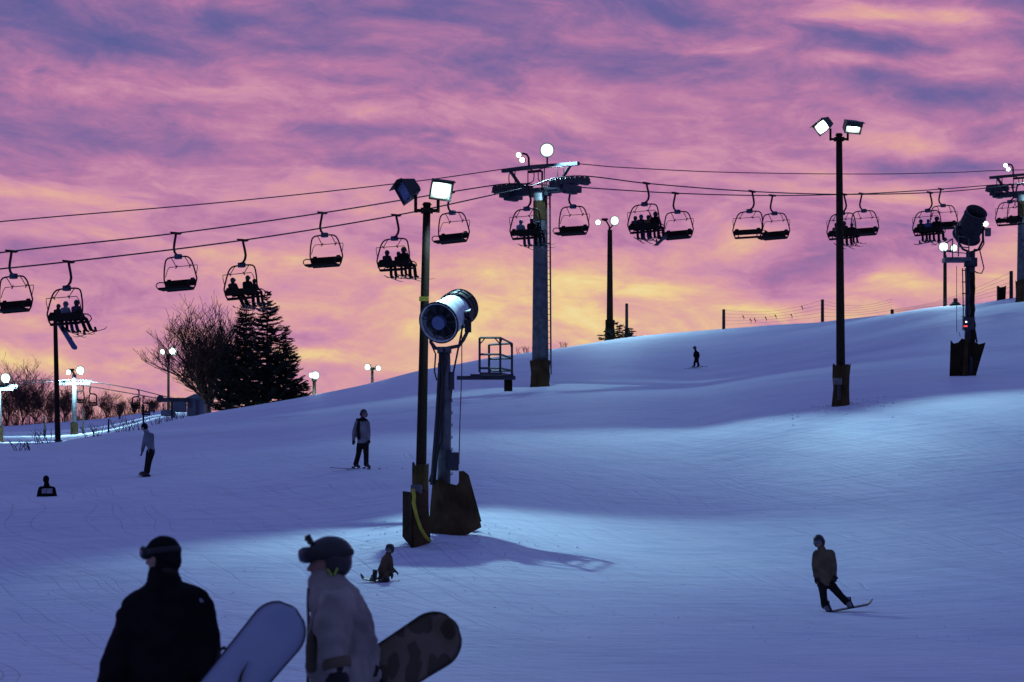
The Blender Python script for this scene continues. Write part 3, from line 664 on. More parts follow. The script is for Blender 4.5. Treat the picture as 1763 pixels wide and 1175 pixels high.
def put_chair(pos, up, label, sway=0.):
    o = CH if not used[0] else copy_tree(CH); used[0] = True
    rq = random.Random(int(pos.x*100)+int(up)); e_ = (rq.uniform(-.035, .035), rq.uniform(-.018, .018), (ROT if up else ROT+PI)+rq.uniform(-.05, .05))
    o.location = pos; o.rotation_euler = e_; o['label'] = label; o['group'] = GRP
    return Matrix.LocRotScale(pos, __import__('mathutils').Euler(e_), None)
DNC = [(20, 'empty chair cut by the left edge of the picture'), (303, 'empty chair above left of the bare tree'), (555, 'empty chair right of the conifers, before the floodlight pole'),
       (775, 'empty chair just right of the front floodlight pole'), (984, 'empty chair just right of the middle lift tower'), (1163, 'empty chair right of the crowded four-rider chair'),
       (1330, 'front empty chair of the close empty pair before the right floodlight pole'), (1484, 'empty chair just right of the tall right floodlight pole'), (1620, 'empty chair partly behind the far snow gun barrel'),
       (1752, 'low empty chair against the tower at the right edge')]
for px, lab in DNC: put_chair(rope_z(DNR, -GA, px), False, lab)
UPC = [(118, 'loaded chair above the tall plain pole at the far left'), (418, 'loaded chair in front of the treetops'), (682, 'loaded chair of three skiers left of the front floodlight pole'),
       (910, 'loaded chair just left of the middle lift tower'), (1113, 'crowded chair with four riders right of the ridge lamp'), (1295, 'empty uphill chair with its bar raised, left one of a close pair'),
       (1453, 'loaded chair crossing behind the tall right floodlight pole'), (1601, 'loaded chair just left of the far snow gun'), (1742, 'empty uphill chair left of the tower at the right edge')]
UPM = [put_chair(rope_z(UPR, GA, px), True, lab) for px, lab in UPC]

# ------------------------------------------------------------------ snowboards and skis
def board_mb(L=1.5, Wd=.29, th=.018, n=60):
    mb = MB(); vs = []; fs = []
    for k in range(n+1):
        t_ = -1+2*k/n; y = t_*L/2
        w = Wd/2*(1-.14*math.cos(t_*PI/1.0)*.0-.10*(1-t_*t_)); tl = Wd*1.05/L; e = max(0, (abs(t_)-(1-tl))/tl); w *= math.sqrt(max(0., 1-e**2.0)) if e > 0 else 1
        w = max(w, .012); z = (.10 if Wd > .12 else (.07 if t_ > 0 else .012))*max(0, (abs(t_)-.78)/.22)**1.6
        for sx in (-1, -.5, .5, 1):
            vs.append((sx*w, y, z+(0 if abs(sx) == 1 else th/2))); 
        for sx in (1, .5, -.5, -1): vs.append((sx*w, y, z-th/2 if abs(sx) < 1 else z-th*.3))
    for k in range(n):
        for i in range(8):
            j = (i+1) % 8; fs.append((k*8+i, k*8+j, (k+1)*8+j, (k+1)*8+i))
    fs += [tuple(range(7, -1, -1)), tuple(n*8+i for i in range(8))]
    return mb.add(vs, fs)
def frame_m(pos, along, up):
    y = Vector(along).normalized(); x = y.cross(Vector(up)).normalized(); z = x.cross(y)
    m = Matrix((x, y, z)).transposed().to_4x4(); m.translation = Vector(pos); return m
def snowboard(pos, along, up, label, L=1.5, Wd=.29, m='board_dark', bind=True, group=None, e=True):
    Mx = frame_m(pos, along, up); t_ = thing('snowboard', label, 'snowboard', pos, group)
    mb = board_mb(L, Wd); mb.v = [tuple(Mx @ Vector(v)) for v in mb.v]; mb.build('deck', m, t_, True)
    if bind:
        for s in (-1, 1):
            b2 = MB(); b2.box((0, s*L*.16, .03), (.24, .12, .03)); b2.box((-.09, s*L*.16, .115), (.03, .10, .19)); b2.tube([(.07, s*L*.16-.05, .03), (.05, s*L*.16-.03, .12), (.05, s*L*.16+.03, .12), (.07, s*L*.16+.05, .03)], .014, 5)
            b2.v = [tuple(Mx @ Vector(v)) for v in b2.v]; b2.build('binding', 'boot', t_)
    return t_
def ski(pos, along, up, label, L=1.6, group=None, m='board_dark'):
    Mx = frame_m(pos, along, up); t_ = thing('ski', label, 'ski', pos, group)
    mb = board_mb(L, .085, .018, 24); mb.v = [tuple(Mx @ Vector(v)) for v in mb.v]; mb.build('ski_blade', m, t_, True)
    b2 = MB(); b2.box((0, .16, .035), (.06, .08, .04)); b2.box((0, -.17, .04), (.06, .1, .05)); b2.v = [tuple(Mx @ Vector(v)) for v in b2.v]; b2.build('binding', 'boot', t_)
    return t_

# ------------------------------------------------------------------ people
def hand_shapes(mb, wrist, dirv, palm_n, s=1., curl=.5, fat=1.):
    """palm, four unequal bent fingers and a thumb leaving the side of the palm"""
    d = Vector(dirv).normalized(); n_ = Vector(palm_n); n_ = (n_-d*n_.dot(d)).normalized(); sd = d.cross(n_)
    w = Vector(wrist); c = w+d*.05*s
    mb.limb([w, w+d*.045*s, w+d*.085*s], [.026*s*fat, .036*s*fat, .036*s*fat], side=sd, flat=.5, n=8)
    for k, (o, L) in enumerate(((-.030, .070), (-.010, .080), (.010, .076), (.029, .060))):
        p = w+d*.088*s+sd*o*s; a = d; pts = [p]
        for q in range(3):
            ang = curl*(.35+.75*q); dd = (d*math.cos(ang)+n_*math.sin(ang)); pts.append(pts[-1]+dd*L*s*(.45, .32, .25)[q])
        mb.limb(pts, [.0095*s*fat, .0092*s*fat, .0085*s*fat, .0075*s*fat], n=6)
    p = w+d*.03*s-sd*.032*s; mb.limb([p, p+(d*.5-sd*.7+n_*.3).normalized()*.035*s, p+(d*.8-sd*.45+n_*.5).normalized()*.065*s], [.012*s*fat, .011*s*fat, .009*s*fat], n=6)

def head_mat(fd, up):
    f = Vector(fd).normalized(); u = Vector(up); u = (u-f*u.dot(f)).normalized(); x = f.cross(u)
    return Matrix((x, f, u)).transposed()
def person(label, J, s=1., fd=(0, -1, 0), up=(0, 0, 1), jacket='charcoal', pants='trouser_black', helm='helmet', gear='helmet', goggles=True, glove='glove', boot='boot', vox=.03,
           wide=(1, 0, 0), group=None, thick=1., hem=.12, wrinkle=0., fd_body=None, boots=True, palm=(0, 1, 0), curl=.6, jfat=1.):
    """J: joints as vectors: head, neck, chest, pelvis, shL shR elL elR haL haR hipL hipR knL knR anL anR toL toR"""
    t_ = thing('person', label, 'person', J['base'], group); g = lambda k: Vector(J[k])
    H = g('head'); nk = g('neck'); ch = g('chest'); pv = g('pelvis'); R = head_mat(fd, up); T_ = lambda x, y, z: H+R @ (Vector((x, y, z))*s)
    # one continuous body
    mb = MB(); mb.ell(H+R @ Vector((0, .005, .01))*s, (.074*s, .092*s, .112*s), R)
    mb.ell(T_(0, .045, -.055), (.05*s, .05*s, .05*s), R, 10, 6)
    mb.limb([T_(0, .088, .012), T_(0, .112, -.025)], [.010*s, .016*s], n=6)               # nose
    mb.ell(T_(0, .086, -.062), (.026*s, .014*s, .012*s), R, 8, 5)                          # lips
    for q in (-1, 1): mb.ell(T_(q*.076, -.005, -.01), (.012*s, .022*s, .032*s), R, 8, 5)   # ears
    mb.limb([T_(0, -.01, -.07), nk, ch], [.052*s, .056*s, .09*s], side=wide, n=10)
    mb.limb([ch, (ch+pv)/2, pv], [.14*s, .12*s, .13*s], side=wide, flat=.65, n=12)
    for q in 'LR':
        mb.limb([g('sh'+q), g('el'+q), g('ha'+q)], [.05*s, .04*s, .028*s], n=8); mb.limb([g('hip'+q), g('kn'+q), g('an'+q)], [.075*s, .052*s, .04*s], n=8)
        mb.limb([ch, g('sh'+q)], [.09*s, .055*s], n=8); mb.limb([g('an'+q), g('to'+q)], [.04*s, .032*s], n=8)
        d = (g('ha'+q)-g('el'+q)).normalized(); hand_shapes(mb, g('ha'+q), d, palm, s*.96, curl)
    fuse('body', mb, 'skin', t_, vox*.72, 1)
    # jacket
    th = thick*s; mb = MB(); dn = (pv-ch).normalized(); hm = pv+dn*hem*s
    mb.tube([nk+(nk-ch)*.10, nk*.62+ch*.38, ch, (ch+pv)*.5, pv, hm], [.082*th, .125*th, .172*th*jfat, .160*th*jfat, .168*th*jfat, .178*th*jfat], 16, side=wide, flat=.70)
    for q in 'LR':
        sh, el, ha = g('sh'+q), g('el'+q), g('ha'+q)
        mb.limb([nk*.5+ch*.5, sh], [.10*th, .085*th], n=10); mb.limb([sh, (sh+el)/2, el, (el+ha)/2, ha-(ha-el)*.04], [.088*th, .078*th, .068*th, .062*th, .052*th], n=10)
    fuse('jacket', mb, jacket, t_, vox, 2, wrinkle)
    mb = MB(); mb.limb([nk-(nk-ch)*.25, nk+(H-nk)*.45], [.095*th, .078*th], side=wide, n=12); fuse('collar', mb, jacket, t_, vox*.8, 1)
    # trousers
    mb = MB(); mb.limb([pv, hm*.6+pv*.4], [.155*th, .15*th], side=wide, flat=.72, n=12)
    for q in 'LR': mb.limb([g('hip'+q), (g('hip'+q)+g('kn'+q))/2, g('kn'+q), (g('kn'+q)+g('an'+q))/2, g('an'+q)], [.105*th, .095*th, .083*th, .08*th, .082*th], n=10)
    fuse('trousers', mb, pants, t_, vox, 2, wrinkle*.7)
    for q in 'LR':
        if boots:
            a, to = g('an'+q), g('to'+q); mb = MB(); mb.limb([a+(a-to).cross(Vector((1, 0, 0)))*0+Vector((0, 0, .05*s)), a], [.068*s, .065*s], n=8); mb.limb([a, to], [.06*s, .05*s], n=8); fuse('boot', mb, boot, t_, vox*.8, 1)
        mb = MB(); d = (g('ha'+q)-g('el'+q)).normalized(); mb.limb([g('ha'+q)-d*.05*s, g('ha'+q)], [.05*s, .042*s], n=8); hand_shapes(mb, g('ha'+q), d, palm, s*1.05, curl, 1.35); fuse('glove', mb, glove, t_, min(vox, .016), 1)
    # headwear
    mb = MB(); 
    if gear == 'helmet':
        mb.ell(H+R @ Vector((0, -.012, .035))*s, (.110*s, .130*s, .115*s), R, 20, 10, -.25, 1); mb.ell(T_(0, -.042, -.012), (.102*s, .092*s, .105*s), R, 16, 10); mb.limb([T_(-.098, -.01, -.01), T_(-.088, .0, -.075)], [.04*s, .028*s], n=8, flat=.5); mb.limb([T_(.098, -.01, -.01), T_(.088, .0, -.075)], [.04*s, .028*s], n=8, flat=.5)
        hb = fuse('helmet', mb, helm, t_, max(.011, vox*.5), 1)
    else:
        mb.ell(H+R @ Vector((0, -.008, .03))*s, (.092*s, .112*s, .108*s), R, 18, 9, -.25, 1); mb.ell(T_(0, -.035, -.008), (.088*s, .086*s, .085*s), R, 14, 9)
        hb = fuse('beanie', mb, helm, t_, max(.011, vox*.5), 1)
    if goggles:
        zg = .022 if goggles is True else goggles
        mb = MB(); hx, hy = (.109, .129) if gear == 'helmet' else (.092, .111); pts = [T_(hx*math.sin(a), hy*math.cos(a)-.010, zg) for a in [2*PI*k/24 for k in range(24)]]; mb.tube(pts, .016*s, 5, closed=True, side=tuple(R @ Vector((0, 0, 1))), flat=.45); mb.build('goggle_strap', 'rubber', t_, True)
        mb = MB(); pts = [T_(.088*math.sin(a), .122*math.cos(a)+.002, zg) for a in [-1.05+2.1*k/8 for k in range(9)]]; mb.limb(pts, [.026*s]+[.034*s]*7+[.026*s], n=8, side=tuple(R @ Vector((0, 0, 1))), flat=.5); mb.build('goggle_lens', 'lens', t_, True)
    return t_

def pose(px, Y_, pts, base, depth={}):
    """joints from photo positions: name -> (px, py); depth offsets in metres"""
    J = {}
    for k, (x, y) in pts.items(): J[k] = P(x, y, Y_+depth.get(k, 0)) if k != 'base' else P(x, y, Y_)
    J['base'] = Vector(base)
    return J

# seated riders, in chair coordinates
def rider(Mx, x, label, s=1., jacket='charcoal', pants='trouser_black', helm='helmet', gear='helmet', lean=0., look=0., wave=False, dz=0., skis=None, where='', boardm=None, twist=0.):
    c = -.22; z0 = -2.43+dz; L = lambda a, b_, z: Mx @ Vector((c+x+a, b_, z))
    J = dict(base=L(0, .25, z0), pelvis=L(0, .17, z0+.10), chest=L(lean*.6, .12+.1*abs(lean), z0+.40*s), neck=L(lean, .14, z0+.56*s), head=L(lean*1.25, .18, z0+.70*s),
             shL=L(lean-.17*s, .13, z0+.50*s), shR=L(lean+.17*s, .13, z0+.50*s), elL=L(lean*.6-.25*s, .20, z0+.27*s), elR=L(lean*.6+.25*s, .20, z0+.27*s),
             haL=L(-.14*s, .46, z0+.16), haR=L(.14*s, .46, z0+.16), hipL=L(-.10*s, .20, z0+.08), hipR=L(.10*s, .20, z0+.08), knL=L(-.12*s, .58*s, z0+.07), knR=L(.13*s, .60*s, z0+.07),
             anL=L(-.13*s+twist, .62*s, z0-.38*s), anR=L(.15*s+twist, .64*s, z0-.38*s), toL=L(-.13*s+twist, .80*s, z0-.44*s), toR=L(.16*s+twist, .82*s, z0-.44*s))
    if wave: J['elR'] = L(lean+.22*s, .18, z0+.62*s); J['haR'] = L(lean+.10*s, .2, z0+.92*s)
    fd = Mx.to_3x3() @ Vector((math.sin(look), math.cos(look), 0)); wide = Mx.to_3x3() @ Vector((1, 0, 0))
    o = person(label, J, s, fd, (0, 0, 1), jacket, pants, helm, gear, goggles=True, vox=.034, wide=wide, group='riders on the chairlift', palm=(0, 0, -1), hem=.02)
    R3 = Mx.to_3x3()
    if skis is not None:
        for q, n_ in (('L', 'left'), ('R', 'right')):
            f = J['an'+q].lerp(J['to'+q], .45)-Vector((0, 0, .10*s)); al = R3 @ Vector(((-.12 if q == 'L' else .14)+skis, .9, -.16 if q == 'L' else -.02)); up = R3 @ Vector((0, .15, 1))
            ski(f+al*.1, al, up, f'{n_} ski of the {where}', 1.5*s, 'skis of the chairlift riders')
    if boardm is not None:
        al, m_ = boardm; f = J['anL'].lerp(J['anR'], .5)-Vector((0, 0, .12)); al = R3 @ Vector(al); up = al.cross(R3 @ Vector((0, 1, 0)).cross(al)) if abs(al.normalized().z) > .5 else Vector((0, 0, 1))
        f = J['toL'] if abs(al.normalized().z) > .5 else f
        snowboard(f+al.normalized()*.1-Vector((0, 0, .05)), al, up, f'snowboard of the {where}', 1.5, .28, m_, group='snowboards of the chairlift riders')
    return o
A0 = 'leftmost chair with riders'
rider(UPM[0], -.52, 'small dark rider at the left end of the leftmost loaded chair', .88, 'charcoal', gear='beanie', where='left rider on the leftmost loaded chair', boardm=((.55, .15, -.85), 'board_lblue'))
rider(UPM[0], -.10, 'middle rider with pale helmet on the leftmost loaded chair', .97, 'grey_blue', 'blue_cloth', 'boot_pale', where='middle rider on the leftmost loaded chair', skis=.05, twist=.1)
rider(UPM[0], .52, 'right hand rider in plum jacket on the leftmost loaded chair', 1.0, 'purple_cloth', where='right rider on the leftmost loaded chair', boardm=((.75, .6, .28), 'board_dark'), twist=.2)
rider(UPM[1], -.55, 'rider leaning at the left end of the chair before the treetops', 1.0, 'charcoal', gear='beanie', look=.9, lean=-.05, where='left rider on the chair before the treetops', boardm=((.95, .3, -.1), 'board_dark'), twist=.25)
rider(UPM[1], .30, 'tall rider sitting right of centre before the treetops', 1.05, 'black', gear='beanie', where='tall rider on the chair before the treetops', boardm=((.9, .35, -.2), 'board_lblue'))
rider(UPM[1], .70, 'short rider at the right end of the chair before the treetops', .82, 'charcoal', where='short rider on the chair before the treetops', skis=.0)
rider(UPM[2], -.50, 'skier at the left of the three beside the front floodlight pole', .98, 'charcoal', where='left skier beside the front floodlight pole', skis=.1)
rider(UPM[2], .20, 'smallest skier between the two others left of the floodlight pole', .86, 'black', where='small middle skier beside the front floodlight pole', skis=.0)
rider(UPM[2], .62, 'tall skier leaning at the right end left of the floodlight pole', 1.1, 'black', helm='helmet_red', lean=-.08, where='tall right skier beside the front floodlight pole', skis=.35)
rider(UPM[3], -.42, 'skier with blue grey hat and blue trousers left of the tower', 1.0, 'grey_blue', 'blue_cloth', 'helmet_blue', gear='beanie', where='blue trousered skier left of the tower', skis=.1)
rider(UPM[3], .30, 'skier in black sitting beside the blue trousered skier', 1.06, 'black', gear='beanie', where='black clad skier left of the tower', skis=.05)
rider(UPM[3], .70, 'short skier half hidden behind the middle lift tower', .8, 'black', where='short skier behind the tower', skis=.0)
rider(UPM[4], -.62, 'leftmost of the four riders on the crowded chair', .92, 'purple_cloth', where='leftmost rider on the crowded chair', skis=.0)
rider(UPM[4], -.25, 'rider with blue helmet on the crowded chair', .98, 'charcoal', 'blue_cloth', 'helmet_blue', where='blue helmeted rider on the crowded chair', skis=.1)
rider(UPM[4], .20, 'rider raising an arm on the crowded chair', .9, 'brown_cloth', wave=True, where='waving rider on the crowded chair', skis=.0)
rider(UPM[4], .66, 'tallest rider at the right end of the crowded chair', 1.08, 'black', where='tallest rider on the crowded chair', boardm=((-.85, .5, -.3), 'board_dark'))
rider(UPM[6], -.45, 'rider left of the tall right pole, seen against the sky', .98, 'olive', where='rider left of the tall right pole', skis=.1)
rider(UPM[6], .10, 'rider partly hidden behind the tall right pole', 1.05, 'charcoal', where='rider behind the tall right pole', skis=.1)
rider(UPM[6], .62, 'small rider right of the tall right pole', .85, 'black', where='small rider right of the tall pole', skis=.0)
rider(UPM[7], -.50, 'left rider on the chair beside the far snow gun', 1.02, 'charcoal', where='left rider beside the far snow gun', boardm=((-.95, .2, -.05), 'board_dark'), look=.5)
rider(UPM[7], .0, 'middle rider with blue hood on the chair beside the far snow gun', 1.0, 'blue_cloth', helm='helmet_blue', gear='beanie', where='middle rider beside the far snow gun', skis=.1)
rider(UPM[7], .60, 'right rider on the chair beside the far snow gun', 1.12, 'black', where='right rider beside the far snow gun', boardm=((.8, .5, .32), 'board_dark'), look=.6)

# ------------------------------------------------------------------ people on the snow
# skier in pale jacket
YS = depth_at(624, 808, 87)
J = pose(0, YS, dict(head=(626.5, 713), neck=(624.6, 723), chest=(623.5, 735), pelvis=(624.5, 757), shL=(615.5, 728.5), shR=(632, 728.5), elL=(609.6, 744), elR=(634.6, 744), haL=(608.8, 758), haR=(634.6, 758),
     hipL=(620, 764), hipR=(629.5, 764), knL=(617, 783), knR=(630.5, 784), anL=(612.5, 800), anR=(630.5, 800), toL=(618, 804), toR=(636, 804)), G(624, YS), dict(shL=-.05, haL=-.05, haR=-.1, anL=.15, anR=-.15, toL=.05, toR=-.25, knL=.1, knR=-.1))
dzs = 0.
for k in J:
    if k != 'base': J[k] = J[k]+Vector((0, 0, dzs))
person('standing skier in a pale jacket left of the snow gun', J, 1.0, (.45, -.9, 0), (0, 0, 1), 'pale_jacket', 'trouser_black', 'helmet', vox=.024, palm=(0, -1, 0), boot='boot', wide=(.95, .3, 0))
pp = [o for o in COL.objects if o.get('label', '').startswith('standing skier')][0]
mb = MB(); mb.limb([P(617.5, 726, YS-.10), P(616.5, 740, YS-.13), P(618, 755, YS-.13)], [.05, .055, .05], n=10); fuse('side_panel', mb, 'trouser_black', pp, .02, 1)
mb = MB(); mb.limb([P(616, 724, YS), P(624, 722, YS-.06), P(631, 725, YS)], [.07, .095, .06], n=10); fuse('hood', mb, 'trouser_black', pp, .02, 1)
ts = bpy.context.scene.objects
ski(P(615, 807.5, YS+.15)+Vector((.05, 0, dzs)), (1, .12, -.03), (0, 0, 1), 'rear ski of the standing skier in a pale jacket', 1.75, 'skis of the standing skier')
ski(P(636, 809.5, YS-.2)+Vector((.15, 0, dzs-.01)), (1, -.1, -.01), (0, 0, 1), 'front ski of the standing skier in a pale jacket', 1.75, 'skis of the standing skier')
# right boarder
Y_ = depth_at(1440, 1054, 62); dzs = 0.
J = pose(0, Y_, dict(head=(1410, 933), neck=(1415.5, 948), chest=(1418, 962), pelvis=(1420, 993), shL=(1406, 954), shR=(1430.5, 953), elL=(1402.5, 974), elR=(1436, 973), haL=(1405, 994), haR=(1437, 991),
     hipL=(1415, 1003), hipR=(1427, 1003), knL=(1417.5, 1024), knR=(1443.5, 1022), anL=(1420, 1043), anR=(1458, 1037), toL=(1425, 1050), toR=(1464, 1043)), G(1440, Y_), dict(haL=-.08, haR=-.08, toL=-.1, toR=-.1, knL=-.12, knR=-.12))
for k in J:
    if k != 'base': J[k] = J[k]+Vector((0, 0, dzs))
person('snowboarder in a dark olive jacket riding on the lower right', J, 1.0, (-.4, -.85, -.3), (-.25, 0, 1), 'olive', 'trouser_black', 'helmet', vox=.022, palm=(0, -1, 0), boot='boot_pale', hem=.20, glove='glove', wrinkle=.02)
snowboard(P(1446, 1050, Y_)+Vector((0, 0, dzs)), (1, 0, .19), (0, -.12, 1), 'black snowboard under the rider on the lower right', 1.42, .28, 'board_dark')
# left boarder
Y_ = depth_at(250, 820, 95); dzs = 0.
J = pose(0, Y_, dict(head=(248.6, 736), neck=(252.5, 744), chest=(256, 755), pelvis=(260, 772), shL=(251.5, 750), shR=(261, 750), elL=(247.5, 766), elR=(262, 765), haL=(244.8, 778), haR=(263, 775),
     hipL=(257, 778), hipR=(261.5, 778), knL=(254, 795), knR=(257, 796), anL=(251.5, 813), anR=(254, 813), toL=(246, 816.5), toR=(248.5, 816.5)), G(250, Y_), dict(shL=.1, shR=-.12, haL=.1, haR=-.15, hipL=.12, hipR=-.12, knL=.15, knR=-.2, anL=.2, anR=-.25, toL=.2, toR=-.25))
for k in J:
    if k != 'base': J[k] = J[k]+Vector((0, 0, dzs))
person('snowboarder in a blue grey top leaning forward at the left', J, 1.0, (-.9, .3, -.2), (0, 0, 1), 'grey_blue', 'trouser_black', 'black', gear='beanie', goggles=False, vox=.024, palm=(-1, 0, 0), wide=(.4, -.9, 0), glove='glove', jfat=.95)
snowboard(P(249, 819, Y_)+Vector((0, 0, dzs)), (.22, -.97, -.07), (0, 0, 1), 'snowboard seen end on under the leaning left rider', 1.5, .28, 'board_dark')
# rider half behind the roll in the snow
Y_ = 84.5
gz = G(80, Y_); h0 = P(79.5, 827, Y_); J = dict(base=gz, head=h0)
o = lambda dx, dy, dz: h0+Vector((dx, dy, dz))
J.update(neck=o(.02, 0, -.17), chest=o(.02, 0, -.36), pelvis=o(.02, 0, -.80), shL=o(-.15, 0, -.26), shR=o(.19, 0, -.26), elL=o(-.22, -.02, -.50), elR=o(.27, -.02, -.50), haL=o(-.24, -.08, -.74), haR=o(.27, -.08, -.74),
         hipL=o(-.08, 0, -.9), hipR=o(.12, 0, -.9), knL=o(-.10, -.1, -1.28), knR=o(.14, -.1, -1.28), anL=o(-.12, 0, -1.68), anR=o(.16, 0, -1.68), toL=o(-.12, .16, -1.76), toR=o(.16, .16, -1.76))
person('rider seen from behind, waist deep behind a snow roll, far left', J, 1.0, (0, .95, 0), (0, 0, 1), 'black', 'trouser_black', 'black', gear='beanie', goggles=False, vox=.026)
pp = [o for o in COL.objects if o.get('label', '').startswith('rider seen from behind')][0]
for xa, xb in ((71.8, 79.6), (80.6, 89.5)):
    mb = MB(); q = [P(xa, 841+(.6 if xa > 75 else 1.2), Y_-.15), P(xb, 841, Y_-.15), P(xb, 849.5, Y_-.15), P(xa, 850, Y_-.15)]; mb.add(q+[v+Vector((0, .07, 0)) for v in q], [(0, 1, 2, 3), (4, 5, 6, 7), (0, 1, 5, 4), (1, 2, 6, 5), (2, 3, 7, 6), (3, 0, 4, 7)]); mb.build('back_panel', 'panel_cloth', pp)
# crouching child boarder
Y_ = depth_at(655, 1002, 66.5); dzs = 0.
J = pose(0, Y_, dict(head=(671, 946), neck=(668.5, 955), chest=(665.5, 964), pelvis=(659, 982), shL=(665.5, 960), shR=(671, 960.5), elL=(668, 973), elR=(673.5, 972), haL=(679, 982.5), haR=(674.5, 987),
     hipL=(660, 984), hipR=(663, 985), knL=(676, 984), knR=(671, 986), anL=(656, 994), anR=(662, 997), toL=(652, 997), toR=(659, 1000)), G(655, Y_), dict(shL=.12, shR=-.1, knL=.15, knR=-.1, haL=.1, haR=-.15, anL=.1, anR=-.12, toL=.1, toR=-.12))
for k in J:
    if k != 'base': J[k] = J[k]+Vector((0, 0, dzs))
person('child snowboarder in brown crouching by the snow gun mound', J, .82, (-.55, -.75, -.2), (0, 0, 1), 'brown_cloth', 'brown_cloth', 'helmet', vox=.02, palm=(0, 0, -1), wide=(.7, -.6, 0), thick=.92, hem=.06)
snowboard(P(653.5, 1001, Y_-.1)+Vector((0, 0, dzs)), (1, -.15, -.17), (0, -.25, 1), 'small snowboard under the crouching child', .86, .22, 'board_dark')
# child skier far up
Y_ = depth_at(1198, 635, 185); dzs = 0.
J = pose(0, Y_, dict(head=(1196, 600), neck=(1198, 605), chest=(1199.5, 609.5), pelvis=(1199.5, 618), shL=(1196.5, 607.5), shR=(1201.5, 607.5), elL=(1194.8, 613), elR=(1203.5, 613), haL=(1196, 615.5), haR=(1202, 617),
     hipL=(1198, 620), hipR=(1200.5, 620), knL=(1195.8, 625), knR=(1201.5, 625), anL=(1195.5, 630), anR=(1203, 630), toL=(1192, 632), toR=(1199.5, 632)), G(1198, Y_), dict(haL=-.15, haR=-.15))
for k in J:
    if k != 'base': J[k] = J[k]+Vector((0, 0, dzs))
person('small child skier alone high on the upper slope', J, .95, (-.8, -.6, -.3), (0, 0, 1), 'black', 'black', 'helmet', vox=.03, palm=(0, -1, 0), thick=.95, hem=.04)
ski(P(1192, 634.5, Y_-.25)+Vector((0, 0, dzs)), (-1, -.1, -.06), (0, 0, 1), 'left ski of the child on the upper slope', 1.1, 'skis of the child skier')
ski(P(1204, 632.5, Y_+.1)+Vector((0, 0, dzs)), (-1, -.1, -.08), (0, 0, 1), 'right ski of the child on the upper slope', 1.1, 'skis of the child skier')

